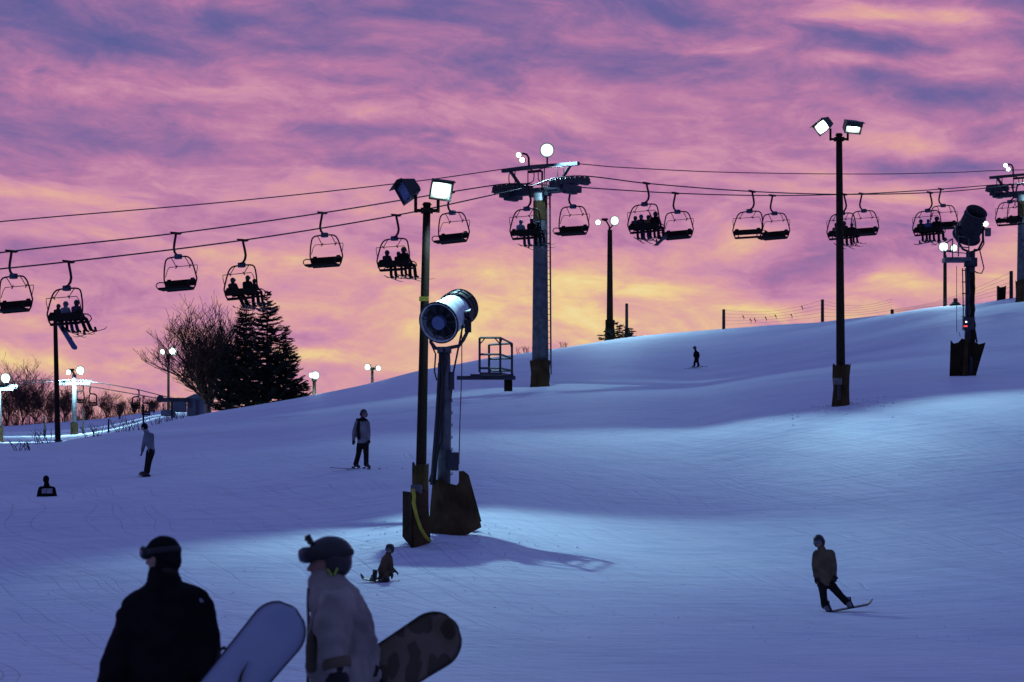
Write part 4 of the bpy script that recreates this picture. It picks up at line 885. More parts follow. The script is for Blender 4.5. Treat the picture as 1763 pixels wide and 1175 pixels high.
# ------------------------------------------------------------------ foreground men
def fg_man1():
    Y_ = 15.5
    J = pose(0, Y_, dict(head=(279, 960), neck=(283, 1003), chest=(288, 1060), pelvis=(284, 1205), shL=(243, 1045), shR=(336, 1044), elL=(203, 1128), elR=(352, 1118), haL=(180, 1205), haR=(368, 1192),
         hipL=(262, 1225), hipR=(308, 1225), knL=(250, 1370), knR=(315, 1370), anL=(245, 1500), anR=(325, 1500), toL=(205, 1515), toR=(285, 1518)), (P(284, 950, Y_).x, Y_, GZ(-1.85, Y_)), dict(haR=-.15, elR=-.02, haL=-.1, neck=.02))
    t_ = thing('person', 'man in black seen from behind, goggles up, foreground left', 'person', J['base']); g = lambda k: Vector(J[k])
    H = g('head'); fd = Vector((-.80, .55, -.12)); R = head_mat(fd, (0, 0, 1))*.91; T_ = lambda x, y, z: H+R @ Vector((x, y, z))
    nk, ch, pv = g('neck'), g('chest'), g('pelvis')
    mb = MB(); mb.ell(T_(0, .005, .005), (.076, .096, .118), R, 18, 12); mb.ell(T_(0, .05, -.07), (.048, .045, .045), R); mb.limb([T_(0, .090, .02), T_(0, .118, -.02)], [.010, .015], n=6); mb.ell(T_(0, .088, -.06), (.026, .014, .013), R)
    mb.ell(T_(0, .066, -.108), (.034, .03, .026), R)
    for q in (-1, 1): mb.ell(T_(q*.078, -.005, -.01), (.012, .022, .033), R)
    mb.limb([T_(0, -.015, -.08), nk, ch], [.058, .062, .10], n=12); mb.limb([ch, (ch+pv)/2, pv], [.15, .13, .14], flat=.65)
    for q in 'LR':
        mb.limb([g('sh'+q), g('el'+q), g('ha'+q)], [.055, .045, .03]); mb.limb([ch, g('sh'+q)], [.09, .055]); mb.limb([g('hip'+q), g('kn'+q), g('an'+q)], [.085, .06, .045]); mb.limb([g('an'+q), g('to'+q)], [.045, .035])
        hand_shapes(mb, g('ha'+q), (g('ha'+q)-g('el'+q)), (1 if q == 'L' else -1, 0, 0), 1., .9)
    fuse('body', mb, 'skin', t_, .012, 1)
    mb = MB(); U_ = (pv-ch)
    rows = [((281, 996), .088, .080), ((283, 1006), .10, .095), ((286, 1020), .155, .115), ((288, 1034), .205, .135), ((290, 1054), .232, .150), ((293, 1085), .232, .155), ((293, 1120), .226, .150), ((290, 1160), .222, .150), ((287, 1205), .225, .152), ((285, 1250), .228, .155)]
    pts = [P(x, y, Y_) for (x, y), _, _ in rows]
    mb.tube(pts, [r for _, r, _ in rows], 24, side=(1, 0, 0), flat=.68)
    for q in 'LR':
        sh, el, ha = g('sh'+q), g('el'+q), g('ha'+q)
        mb.limb([ch.lerp(nk, .55), sh], [.11, .10], n=12); mb.limb([sh, sh.lerp(el, .5), el, el.lerp(ha, .5), ha], [.102, .098, .085, .075, .062], n=14)
    fuse('jacket', mb, 'black', t_, .016, 3, .030)
    mb = MB(); mb.limb([P(284, 1014, Y_), P(281, 992, Y_)], [.105, .088], n=16, flat=.95); fuse('collar', mb, 'black', t_, .012, 1)
    mb = MB(); mb.limb([pv, pv+Vector((0, 0, -.12))], [.18, .17], flat=.72, n=16)
    for q in 'LR': mb.limb([g('hip'+q), g('kn'+q), g('an'+q)], [.125, .10, .095], n=12)
    fuse('trousers', mb, 'trouser_black', t_, .02, 2, .02)
    for q in 'LR':
        mb = MB(); mb.limb([g('an'+q)+Vector((0, 0, .1)), g('an'+q)], [.075, .07]); mb.limb([g('an'+q), g('to'+q)], [.065, .05]); fuse('boot', mb, 'boot', t_, .018, 1)
        mb = MB(); mb.limb([g('ha'+q)-(g('ha'+q)-g('el'+q)).normalized()*.06, g('ha'+q)], [.055, .045]); hand_shapes(mb, g('ha'+q), (g('ha'+q)-g('el'+q)), (1 if q == 'L' else -1, 0, 0), 1.06, .9, 1.3); fuse('glove', mb, 'glove', t_, .010, 1)
    mb = MB(); mb.ell(T_(0, -.012, .028), (.092, .114, .100), R, 24, 12, -.30, 1); mb.ell(T_(0, -.040, -.020), (.086, .080, .085), R, 18, 12); mb.limb([T_(0, .085, .050), T_(0, .122, .040)], [.05, .042], side=tuple(R @ Vector((1, 0, 0))), flat=.3); fuse('beanie', mb, 'black', t_, .010, 2, .008)
    mb = MB(); mb.ell(T_(0, -.052, -.062), (.068, .05, .06), R); fuse('hair', mb, 'hair', t_, .010, 1)
    mb = MB(); pts = [T_(.091*math.sin(a), .112*math.cos(a)-.012, .036) for a in [2*PI*k/28 for k in range(28)]]; mb.tube(pts, .016, 6, closed=True, side=tuple(R @ Vector((0, 0, 1))), flat=.4); mb.build('goggle_strap', 'rubber', t_, True)
    mb = MB(); pts = [T_(.086*math.sin(a), .118*math.cos(a)+.006, .040) for a in [-1.0+2*k/10 for k in range(11)]]; mb.limb(pts, [.024]+[.036]*9+[.024], n=8, side=tuple(R @ Vector((0, 0, 1))), flat=.5); mb.build('goggle_frame', 'rubber', t_, True)
    mb = MB(); pts = [T_(.098*math.sin(a), .130*math.cos(a)+.006, .038) for a in [-.95+1.9*k/10 for k in range(11)]]; mb.limb(pts, [.014]+[.024]*9+[.014], n=8, side=tuple(R @ Vector((0, 0, 1))), flat=.35); mb.build('goggle_lens', 'lens', t_, True)
    # small emblem on the shoulder blade: three nested quarter arcs
    mb = MB(); c = P(347, 1034, Y_-.135)
    for i, r in enumerate((.008, .014, .020)):
        pts = [c+Vector((-.010+r*math.cos(a), -.012-.0015*i, -.010+r*math.sin(a))) for a in [k*PI/2/6 for k in range(7)]]; mb.tube(pts, .0022, 4)
    mb.build('emblem', 'panel_cloth', t_)
    return t_
fg_man1()
def fg_man2():
    Y_ = 15.9
    J = pose(0, Y_, dict(head=(564, 966), neck=(575, 1010), chest=(585, 1070), pelvis=(590, 1205), shL=(578, 1048), shR=(595, 1046), elL=(572, 1108), elR=(625, 1110), haL=(581, 1152), haR=(640, 1165),
         hipL=(585, 1225), hipR=(598, 1225), knL=(575, 1370), knR=(600, 1365), anL=(590, 1500), anR=(590, 1500), toL=(550, 1515), toR=(550, 1518)), (P(590, 950, Y_).x, Y_, GZ(-.93, Y_)),
         dict(shL=-.19, shR=.19, elL=-.32, elR=.28, haL=-.34, haR=.25, hipL=-.1, hipR=.1, knL=-.1, knR=.1, anL=-.12, anR=.12, toL=-.12, toR=.12))
    t_ = thing('person', 'man in a pale jacket with camera on his helmet, foreground', 'person', J['base']); g = lambda k: Vector(J[k])
    H = g('head'); fd = Vector((-.97, -.18, -.10)); R = head_mat(fd, (0, 0, 1))*.93; T_ = lambda x, y, z: H+R @ Vector((x, y, z))
    nk, ch, pv = g('neck'), g('chest'), g('pelvis')
    mb = MB(); mb.ell(T_(0, .0, .0), (.076, .094, .116), R, 18, 12); mb.ell(T_(0, .042, -.072), (.048, .045, .045), R)
    mb.limb([T_(0, .086, .010), T_(0, .104, -.022), T_(0, .116, -.040)], [.010, .013, .016], n=8); mb.ell(T_(0, .092, -.072), (.026, .014, .010), R); mb.ell(T_(0, .088, -.086), (.026, .015, .010), R); mb.ell(T_(0, .070, -.112), (.034, .030, .026), R)
    for q in (-1, 1): mb.ell(T_(q*.078, -.005, -.01), (.012, .022, .033), R)
    mb.limb([T_(0, -.015, -.08), nk, ch], [.058, .062, .10], n=12); mb.limb([ch, (ch+pv)/2, pv], [.15, .13, .14], side=(0, 1, 0), flat=.65)
    for q in 'LR':
        mb.limb([g('sh'+q), g('el'+q), g('ha'+q)], [.055, .045, .03]); mb.limb([ch, g('sh'+q)], [.09, .055]); mb.limb([g('hip'+q), g('kn'+q), g('an'+q)], [.085, .06, .045]); mb.limb([g('an'+q), g('to'+q)], [.045, .035])
        hand_shapes(mb, g('ha'+q), (g('ha'+q)-g('el'+q)), (-.2, 1 if q == 'L' else -1, 0), 1., .9)
    fuse('body', mb, 'skin', t_, .012, 1)
    rows = [((563, 1001), .100), ((565, 1012), .118), ((572, 1028), .138), ((580, 1050), .153), ((586, 1080), .172), ((586, 1115), .182), ((586, 1150), .182), ((587, 1200), .182), ((587, 1255), .185)]
    mb = MB(); mb.tube([P(x, y, Y_) for (x, y), _ in rows], [r for _, r in rows], 24, side=(1, 0, 0), flat=1.05)
    for q in 'LR':
        sh, el, ha = g('sh'+q), g('el'+q), g('ha'+q)
        mb.limb([ch.lerp(nk, .5), sh], [.12, .105], n=12); mb.limb([sh, sh.lerp(el, .5), el, el.lerp(ha, .5), ha], [.108, .100, .086, .078, .066], n=14)
    fuse('jacket', mb, 'fg_jacket', t_, .016, 3, .045)
    mb = MB(); mb.limb([P(574, 1034, Y_), P(567, 1018, Y_), P(563, 1007, Y_)], [.150, .130, .112], n=16, side=(0, 1, 0)); fuse('collar', mb, 'fg_jacket', t_, .012, 2, .012)
    mb = MB(); mb.limb([P(546, 1062, Y_-.16), P(536, 1100, Y_-.14), P(536, 1150, Y_-.14)], [.012, .03, .035], side=(1, 0, 0), n=10); fuse('chest_panel', mb, 'fg_trim', t_, .012, 2)
    mb = MB(); mb.limb([pv, pv+Vector((0, 0, -.12))], [.16, .16], n=16)
    for q in 'LR': mb.limb([g('hip'+q), g('kn'+q), g('an'+q)], [.125, .10, .095], n=12)
    fuse('trousers', mb, 'trouser_black', t_, .02, 2, .02)
    for q in 'LR':
        mb = MB(); mb.limb([g('an'+q)+Vector((0, 0, .1)), g('an'+q)], [.075, .07]); mb.limb([g('an'+q), g('to'+q)], [.065, .05]); fuse('boot', mb, 'boot', t_, .018, 1)
        mb = MB(); dv = (g('ha'+q)-g('el'+q)).normalized(); mb.limb([g('ha'+q)-dv*.03, g('ha'+q)+dv*.02], [.064, .052]); hand_shapes(mb, g('ha'+q), dv, (-.3, 1 if q == 'L' else -1, 0), 1.1, .9, 1.4); fuse('glove', mb, 'glove', t_, .009, 1)
    # helmet, ear pads, goggles on the helmet front, camera
    mb = MB(); mb.ell(T_(0, -.018, .040), (.112, .136, .106), R, 28, 14, -.22, 1); mb.ell(T_(0, -.046, -.008), (.106, .100, .104), R, 20, 14)
    for q in (-1, 1): mb.limb([T_(q*.098, -.025, .02), T_(q*.096, -.02, -.045), T_(q*.088, .0, -.085)], [.045, .042, .026], flat=.45, side=tuple(R @ Vector((0, 1, 0))))
    hm = fuse('helmet', mb, 'helmet', t_, .009, 2)
    mb = MB(); pts = [T_(.112*math.sin(a), .136*math.cos(a)-.018, .036-.004*math.cos(a)) for a in [2*PI*k/32 for k in range(32)]]; mb.tube(pts, .019, 6, closed=True, side=tuple(R @ Vector((0, 0, 1))), flat=.4); mb.build('goggle_strap', 'rubber', t_, True)
    mb = MB(); pts = [T_(.085*math.sin(a), .128*math.cos(a)+.012, .046) for a in [-1.0+2*k/10 for k in range(11)]]; mb.limb(pts, [.030]+[.044]*9+[.030], n=10, side=tuple(R @ Vector((0, 0, 1))), flat=.6); gf = mb.build('goggle_frame', 'rubber', t_, True)
    mb = MB(); pts = [T_(.094*math.sin(a), .146*math.cos(a)+.012, .046) for a in [-.9+1.8*k/10 for k in range(11)]]; mb.limb(pts, [.02]+[.036]*9+[.02], n=10, side=tuple(R @ Vector((0, 0, 1))), flat=.35); mb.build('goggle_lens', 'glass_dark', t_, True)
    mb = MB(); c = T_(0, .096, .136); mb.box(c, (.058, .032, .055), R @ Matrix.Rotation(-.35, 3, 'X')); mb.tube([T_(0, .075, .10), T_(0, .088, .12)], .014, 6); mb.lathe(c+R @ Vector((0, .012, .006)), R @ Vector((0, 1, .2)), [(0, .014), (.012, .013)], 12); mb.build('helmet_camera', 'gun_dark', t_)
    mb = MB()
    for a_, b_ in (((.113, .020, -.045), (.112, -.002, -.085)), ((.113, -.040, -.045), (.112, -.018, -.085))): mb.tube([T_(-a_[0], a_[1], a_[2]), T_(-b_[0], b_[1], b_[2])], .006, 5)
    mb.build('chin_strap', 'hi_vis', t_)
    return t_
M['hi_vis'] = mat('yellow_green_webbing', (.35, .5, .05), .6)
fg_man2()
def detail(label_start, name, m, mb): 
    o = [q for q in COL.objects if q.get('label', '').startswith(label_start)][0]; return mb.build(name, m, o, True)
mb = MB(); a_, b_ = P(572, 1108, 15.58), P(581, 1152, 15.56); d_ = (b_-a_).normalized(); mb.lathe(a_+d_*.085, d_, [(0, .080), (.012, .083), (.045, .080), (.055, .076)], 18); detail('man in a pale', 'cuff', 'fg_trim', mb)
mb = MB(); mb.tube([P(531, 1012, 15.86), P(530, 1040, 15.86), P(531, 1075, 15.86), P(530, 1120, 15.86), P(530, 1180, 15.86)], .008, 6); detail('man in a pale', 'zip', 'fg_trim', mb)
# the boards the two men carry
Mx = (Vector((.64, 0, .77)))
snowboard(P(345, 1246, 15.28), Mx, (0, -1, .05), 'blue snowboard carried by the man in black', 1.58, .315, 'board_blue', bind=False)
snowboard(P(607, 1193, 16.25), (.84, 0, .54), (0, -1, .1), 'brown and black patterned snowboard behind the man with the camera', 1.4, .33, 'camo', bind=False)
def board_edge(pos, along, up, L, Wd, label_start):
    Mx_ = frame_m(pos, along, up); b_ = board_mb(L, Wd); n = 60; L_ = [b_.v[k*8+0] for k in range(n+1)]; R_ = [b_.v[k*8+3] for k in range(n+1)]
    m_ = MB(); m_.tube([Mx_ @ Vector(v) for v in L_+R_[::-1]], .0045, 5, closed=True); detail(label_start, 'metal_edge', 'edge', m_)
board_edge(P(345, 1246, 15.28), Mx, (0, -1, .05), 1.58, .315, 'blue snowboard carried')
board_edge(P(607, 1193, 16.25), (.84, 0, .54), (0, -1, .1), 1.4, .33, 'brown and black patterned')
mb = MB(); q = [P(408, 1180, 15.25), P(414, 1160, 15.25), P(428, 1138, 15.25), P(418, 1160, 15.25), P(413, 1180, 15.25)]; mb.add(q+[v+Vector((0, .012, 0)) for v in q], [(0, 1, 2, 3, 4), (9, 8, 7, 6, 5)]+[(i, (i+1) % 5, 5+(i+1) % 5, 5+i) for i in range(5)]); detail('blue snowboard carried', 'amber_stripe', 'mat_brown', mb)
bb = [o for o in COL.objects if o.name.startswith('snowboard') and o.get('label', '').startswith('blue snowboard')][0]
mb = MB(); mb.tube([P(373, 1140, 15.36), P(378, 1120, 15.42), P(386, 1115, 15.42), P(393, 1124, 15.34)], .009, 6); mb.build('binding_strap', 'rubber', bb)

# ------------------------------------------------------------------ snow guns
def near_gun():
    Y_ = 70; B = G(766, Y_); t_ = thing('snow_gun', 'large white barrelled fan snow gun on a mast in the middle', 'snow gun', B, 'fan snow guns')
    ax = Vector((.39, .84, .36)).normalized(); c0 = P(755.5, 556, Y_-.2); L = 1.32
    mb = MB(); mb.lathe(c0, ax, [(0, .46), (-.02, .49), (.0, .505), (.10, .47), (.45, .45), (.9, .42), (L, .40), (L+.02, .38), (L, .36), (.25, .40), (.1, .42)], 40, caps=False); bar = mb.build('barrel', 'gun_white', t_, True)
    mb = MB(); mb.ring(c0+ax*.0, ax, .50, .025, 40); mb.ring(c0+ax*L, ax, .43, .03, 36); mb.ring(c0+ax*(L-.16), ax, .445, .018, 36); mb.ring(c0+ax*(L-.36), ax, .45, .022, 36); 
    w = ax.orthogonal().normalized(); u = ax.cross(w)
    for k in range(10):
        A = 2*PI*k/10; q = (w*math.cos(A)+u*math.sin(A)); mb.tube([c0+ax*(L-.36)+q*.46, c0+ax*L+q*.45], .015, 4); mb.lathe(c0+ax*(L+.0)+q*.42, ax, [(0, .02), (.06, .012)], 6)
    mb.build('nozzle_ring', 'gun_dark', t_)
    mb = MB(); mb.lathe(c0+ax*(L-.40), ax, [(0, .452), (.38, .436)], 36, caps=False); mb.build('outlet_band', 'gun_dark', t_, True)
    # intake: dark cone, blades, grille, hub
    mb = MB(); mb.lathe(c0+ax*.22, ax, [(0, .42), (.02, .42)], 32)
    for k in range(9):
        A = 2*PI*k/9; q = w*math.cos(A)+u*math.sin(A); r_ = w*math.cos(A+.32)+u*math.sin(A+.32); d = ax*.05
        vs = [c0+ax*.10+q*.15, c0+ax*.10+q*.44, c0+ax*.16+r_*.44, c0+ax*.16+r_*.15]; vs += [v+ax*.012 for v in vs]
        mb.add(vs, [(0, 1, 2, 3), (4, 5, 6, 7), (0, 1, 5, 4), (1, 2, 6, 5), (2, 3, 7, 6), (3, 0, 4, 7)])
    mb.build('fan', 'steel_dark', t_)
    mb = MB()
    for k in range(8):
        A = 2*PI*k/8+.2; q = w*math.cos(A)+u*math.sin(A); mb.tube([c0-ax*.02+q*.15, c0+q*.49], .008, 4)
    for r in (.24, .32, .41): mb.ring(c0-ax*.01, ax, r, .006, 30, 4)
    mb.build('intake_grille', 'gun_dark', t_)
    mb = MB(); mb.lathe(c0-ax*.06, ax, [(0, .15), (.02, .17), (.16, .17)], 28); mb.build('hub_plate', 'hub', t_, False)
    # snow lying on top of the barrel
    # yoke
    cm = c0+ax*.62; sd = Vector((.82, -.57, 0)).normalized(); base = P(765, 603, Y_)
    sd = ax.cross(Vector((0, 0, 1))).normalized()
    e1, e2 = cm-sd*.50, cm+sd*.50
    mb = MB(); mb.tube([e2, e2+Vector((.02, 0, -.35)), P(798, 585, Y_), P(790, 596, Y_), base+Vector((0, 0, .03))], .045, 8); mb.tube([e1, e1+Vector((0, 0, -.5)), P(742, 590, Y_+.2), P(750, 600, Y_+.1), base+Vector((0, 0, .03))], .045, 8)
    for e in (e1, e2): mb.lathe(e-sd*.06, sd, [(0, .10), (.12, .10)], 16)
    mb.build('yoke', 'steel_dark', t_, True)
    mb = MB(); mb.lathe(e2+sd*.05, sd, [(0, .13), (.05, .13)], 14); mb.box(e2+Vector((0, 0, -.28)), (.16, .2, .3)); mb.build('motor_box', 'gun_dark', t_)
    mb = MB(); mb.tube([Vector((base.x, Y_, base.z)), P(767, 700, Y_), P(764, 840, Y_)], [.14, .145, .16], 16); mb.box(base, (.34, .34, .14)); mb.box(P(758, 640, Y_-.1), (.12, .12, .4)); mb.build('mast', 'steel', t_, True)
    mb = MB(); mb.tube([P(760, 605, Y_-.1), P(757, 650, Y_-.15), P(753, 720, Y_-.15), P(744, 835, Y_-.3)], .055, 8); mb.tube([P(762, 612, Y_-.2), P(762, 650, Y_-.25), P(757, 730, Y_-.2), P(748, 835, Y_-.3)], .03, 6); mb.tube([P(764, 600, Y_-.2), P(769, 625, Y_-.25), P(764, 650, Y_-.2), P(760, 760, Y_-.2), P(739, 830, Y_-.3)], .022, 6)
    mb.tube([P(742, 592, Y_), P(750, 610, Y_-.1), P(748, 640, Y_-.1), P(752, 655, Y_-.1), P(758, 650, Y_-.1)], .02, 6)
    mb.tube([P(797, 560, Y_), P(789, 600, Y_), P(779, 650, Y_), P(775, 700, Y_), P(775, 790, Y_)], .022, 6); mb.build('hose', 'hose', t_, True)
    mb = MB(); mb.tube([P(795, 560, Y_+.1), P(795, 640, Y_+.1), P(792, 720, Y_+.1), P(790, 800, Y_+.1)], .013, 5); mb.build('cable', 'hose', t_, True)
    mb = MB(); z0 = P(0, 830, Y_).z
    for k in range(9):
        zc = zz(Y_, 650+k*21); mb.tube([Vector((P(772, 0, Y_).x, Y_-.05, zc)), Vector((P(778.5, 0, Y_).x, Y_-.05, zc)), Vector((P(778.5, 0, Y_).x, Y_-.05, zc+.06))], .016, 5)
    mb.build('climbing_pegs', 'steel', t_)
    mb = MB(); mb.box(P(783, 795, Y_-.1), (.19, .24, .44)); mb.box(P(774, 792, Y_-.12), (.10, .2, .46)); mb.build('control_box', 'steel_dark', t_, bevel=.015)
    mb = MB(); mb.box(P(778, 656, Y_), (.12, .25, .42)); mb.build('clamp', 'steel_dark', t_, bevel=.01)
    # service platform on a side beam
    pf = MB(); pf.box((P(837, 0, Y_).x, Y_, zz(Y_, 651)), (P(882, 0, Y_).x-P(781, 0, Y_).x, .16, .09)); pf.box((P(847, 0, Y_+.25).x, Y_+.25, zz(Y_, 646)), (1.05, .05, .07))
    x0, x1 = P(826, 0, Y_).x, P(880, 0, Y_).x; zf = zz(Y_, 643)
    pf.add([(x0, Y_-.35, zf), (x1-.22, Y_-.35, zf), (x1, Y_+.45, zf-.02), (x0+.24, Y_+.45, zf), (x0, Y_-.35, zf-.06), (x1-.22, Y_-.35, zf-.06), (x1, Y_+.45, zf-.08), (x0+.24, Y_+.45, zf-.06)], [(0, 1, 2, 3), (4, 5, 6, 7), (0, 1, 5, 4), (1, 2, 6, 5), (2, 3, 7, 6), (3, 0, 4, 7)])
    plat = pf.build('service_platform', 'steel_dark', t_)
    rl = MB(); A_ = [Vector((x0, Y_-.35, zf)), Vector((x1-.26, Y_-.35, zf)), Vector((x1+.02, Y_+.45, zf)), Vector((x0+.22, Y_+.45, zf))]
    H_ = [.83, .83, .75, .72]
    for p, h in zip(A_, H_): rl.box(p+Vector((0, 0, h/2)), (.055, .055, h))
    for f_ in (1., .52, .12):
        for i, j in ((0, 1), (1, 2), (2, 3)):
            rl.tube([A_[i]+Vector((0, 0, H_[i]*f_)), A_[j]+Vector((0, 0, H_[j]*f_))], .026, 4)
    for i, j in ((0, 1), (1, 0), (1, 2), (2, 1)):
        d = (A_[j]-A_[i]).normalized(); rl.tube([A_[i]+Vector((0, 0, H_[i]-.16)), A_[i]+d*.13+Vector((0, 0, H_[i]-.01))], .014, 4)
    rl.build('guard_rail', 'steel_dark', plat)
    mb = MB(); mb.box(P(875, 664, Y_+.2), (.2, .3, .27)); mb.build('hanging_box', 'mat_dark', plat)
    # padding: two big brown mats standing in the drift
    def mat_shell(top, bot, name, m, yo, bulge, n=14, rag=.02, seed=1):
        rnd = random.Random(seed); vs = []; fs = []
        for j in range(7):
            f_ = j/6
            for k in range(n+1):
                g_ = k/n; a = Vector(top[0]).lerp(Vector(top[1]), g_) if False else None
                xt, yt = np.interp(g_, [q[2] for q in top], [q[0] for q in top]), np.interp(g_, [q[2] for q in top], [q[1] for q in top])
                xb, yb = np.interp(g_, [q[2] for q in bot], [q[0] for q in bot]), np.interp(g_, [q[2] for q in bot], [q[1] for q in bot])
                x = xt+(xb-xt)*f_; y = yt+(yb-yt)*f_; dd = -bulge*math.sin(PI*g_)*(.8+.3*f_)+rnd.uniform(-rag, rag)
                vs.append(P(x, y, Y_+yo+dd))
        m_ = n+1
        for j in range(6):
            for k in range(n): fs.append((j*m_+k, j*m_+k+1, (j+1)*m_+k+1, (j+1)*m_+k))
        o0 = len(vs); vs += [v+Vector((0, .06, 0)) for v in vs]
        for j in range(6):
            for k in range(n): fs.append((o0+j*m_+k, o0+j*m_+k+1, o0+(j+1)*m_+k+1, o0+(j+1)*m_+k))
        for k in range(n): fs += [(k, k+1, o0+k+1, o0+k), (6*m_+k, 6*m_+k+1, o0+6*m_+k+1, o0+6*m_+k)]
        for j in range(6): fs += [(j*m_, (j+1)*m_, o0+(j+1)*m_, o0+j*m_), (j*m_+n, (j+1)*m_+n, o0+(j+1)*m_+n, o0+j*m_+n)]
        q = MB(); q.add(vs, fs); return q.build(name, m, t_, False)
    mat_shell([(745, 826, 0), (757, 826, .2), (770, 832, .42), (788, 836, .62), (792, 822, .75), (790, 811, .8), (798, 812, .9), (807, 820, 1)], [(736, 925, 0), (790, 928, .5), (829, 908, 1)], 'base_mat', 'mat_brown', 0, .55, 20, .015, 4)
    mat_shell([(790, 812, 0), (798, 811, .5), (807, 818, 1)], [(790, 905, 0), (812, 903, .5), (829, 898, 1)], 'base_mat', 'mat_dark', .5, -.25, 6, .01, 4)
    return t_
near_gun()
# hydrant mat box beside it
Yh = 67.6; hb_ = G(715, Yh); hy = thing('hydrant_box', 'folded brown padding around a hydrant, yellow strap hanging over it', 'padding', hb_)
def panel(pts, th=.05, name='mat_panel', m='mat_brown', parent=hy):
    vs = [Vector(p) for p in pts]; nrm = (vs[1]-vs[0]).cross(vs[2]-vs[0]).normalized()
    n = len(vs); a = MB(); a.add(vs+[v+nrm*th for v in vs], [tuple(range(n)), tuple(range(2*n-1, n-1, -1))]+[(i, (i+1) % n, n+(i+1) % n, n+i) for i in range(n)]); return a.build(name, m, parent, bevel=.01)
panel([P(693, 846, Yh-.02), P(707.5, 848, Yh-.55), P(709, 945, Yh-.6), P(692.5, 925, Yh)], m='mat_dark')
panel([P(708, 848, Yh-.55), P(737, 845, Yh), P(742, 935, Yh+.02), P(709, 945, Yh-.6)])
panel([P(737, 845, Yh+.05), P(712, 842, Yh+.5), P(712, 930, Yh+.5), P(742, 930, Yh+.05)], m='mat_dark')
mb = MB(); mb.box(P(717, 843, Yh-.15), (.26, .3, .22)); mb.build('hydrant_cap', 'steel', hy, bevel=.02)
mb = MB(); mb.tube([P(711, 842, Yh-.62), P(713, 856, Yh-.62), P(712, 866, Yh-.6), P(717, 890, Yh-.52), P(724, 910, Yh-.42), P(733, 925, Yh-.35), P(741, 932, Yh-.25)], .045, 6, side=(1, 0, 0), flat=.25); mb.build('yellow_strap', 'yellow', hy, True)

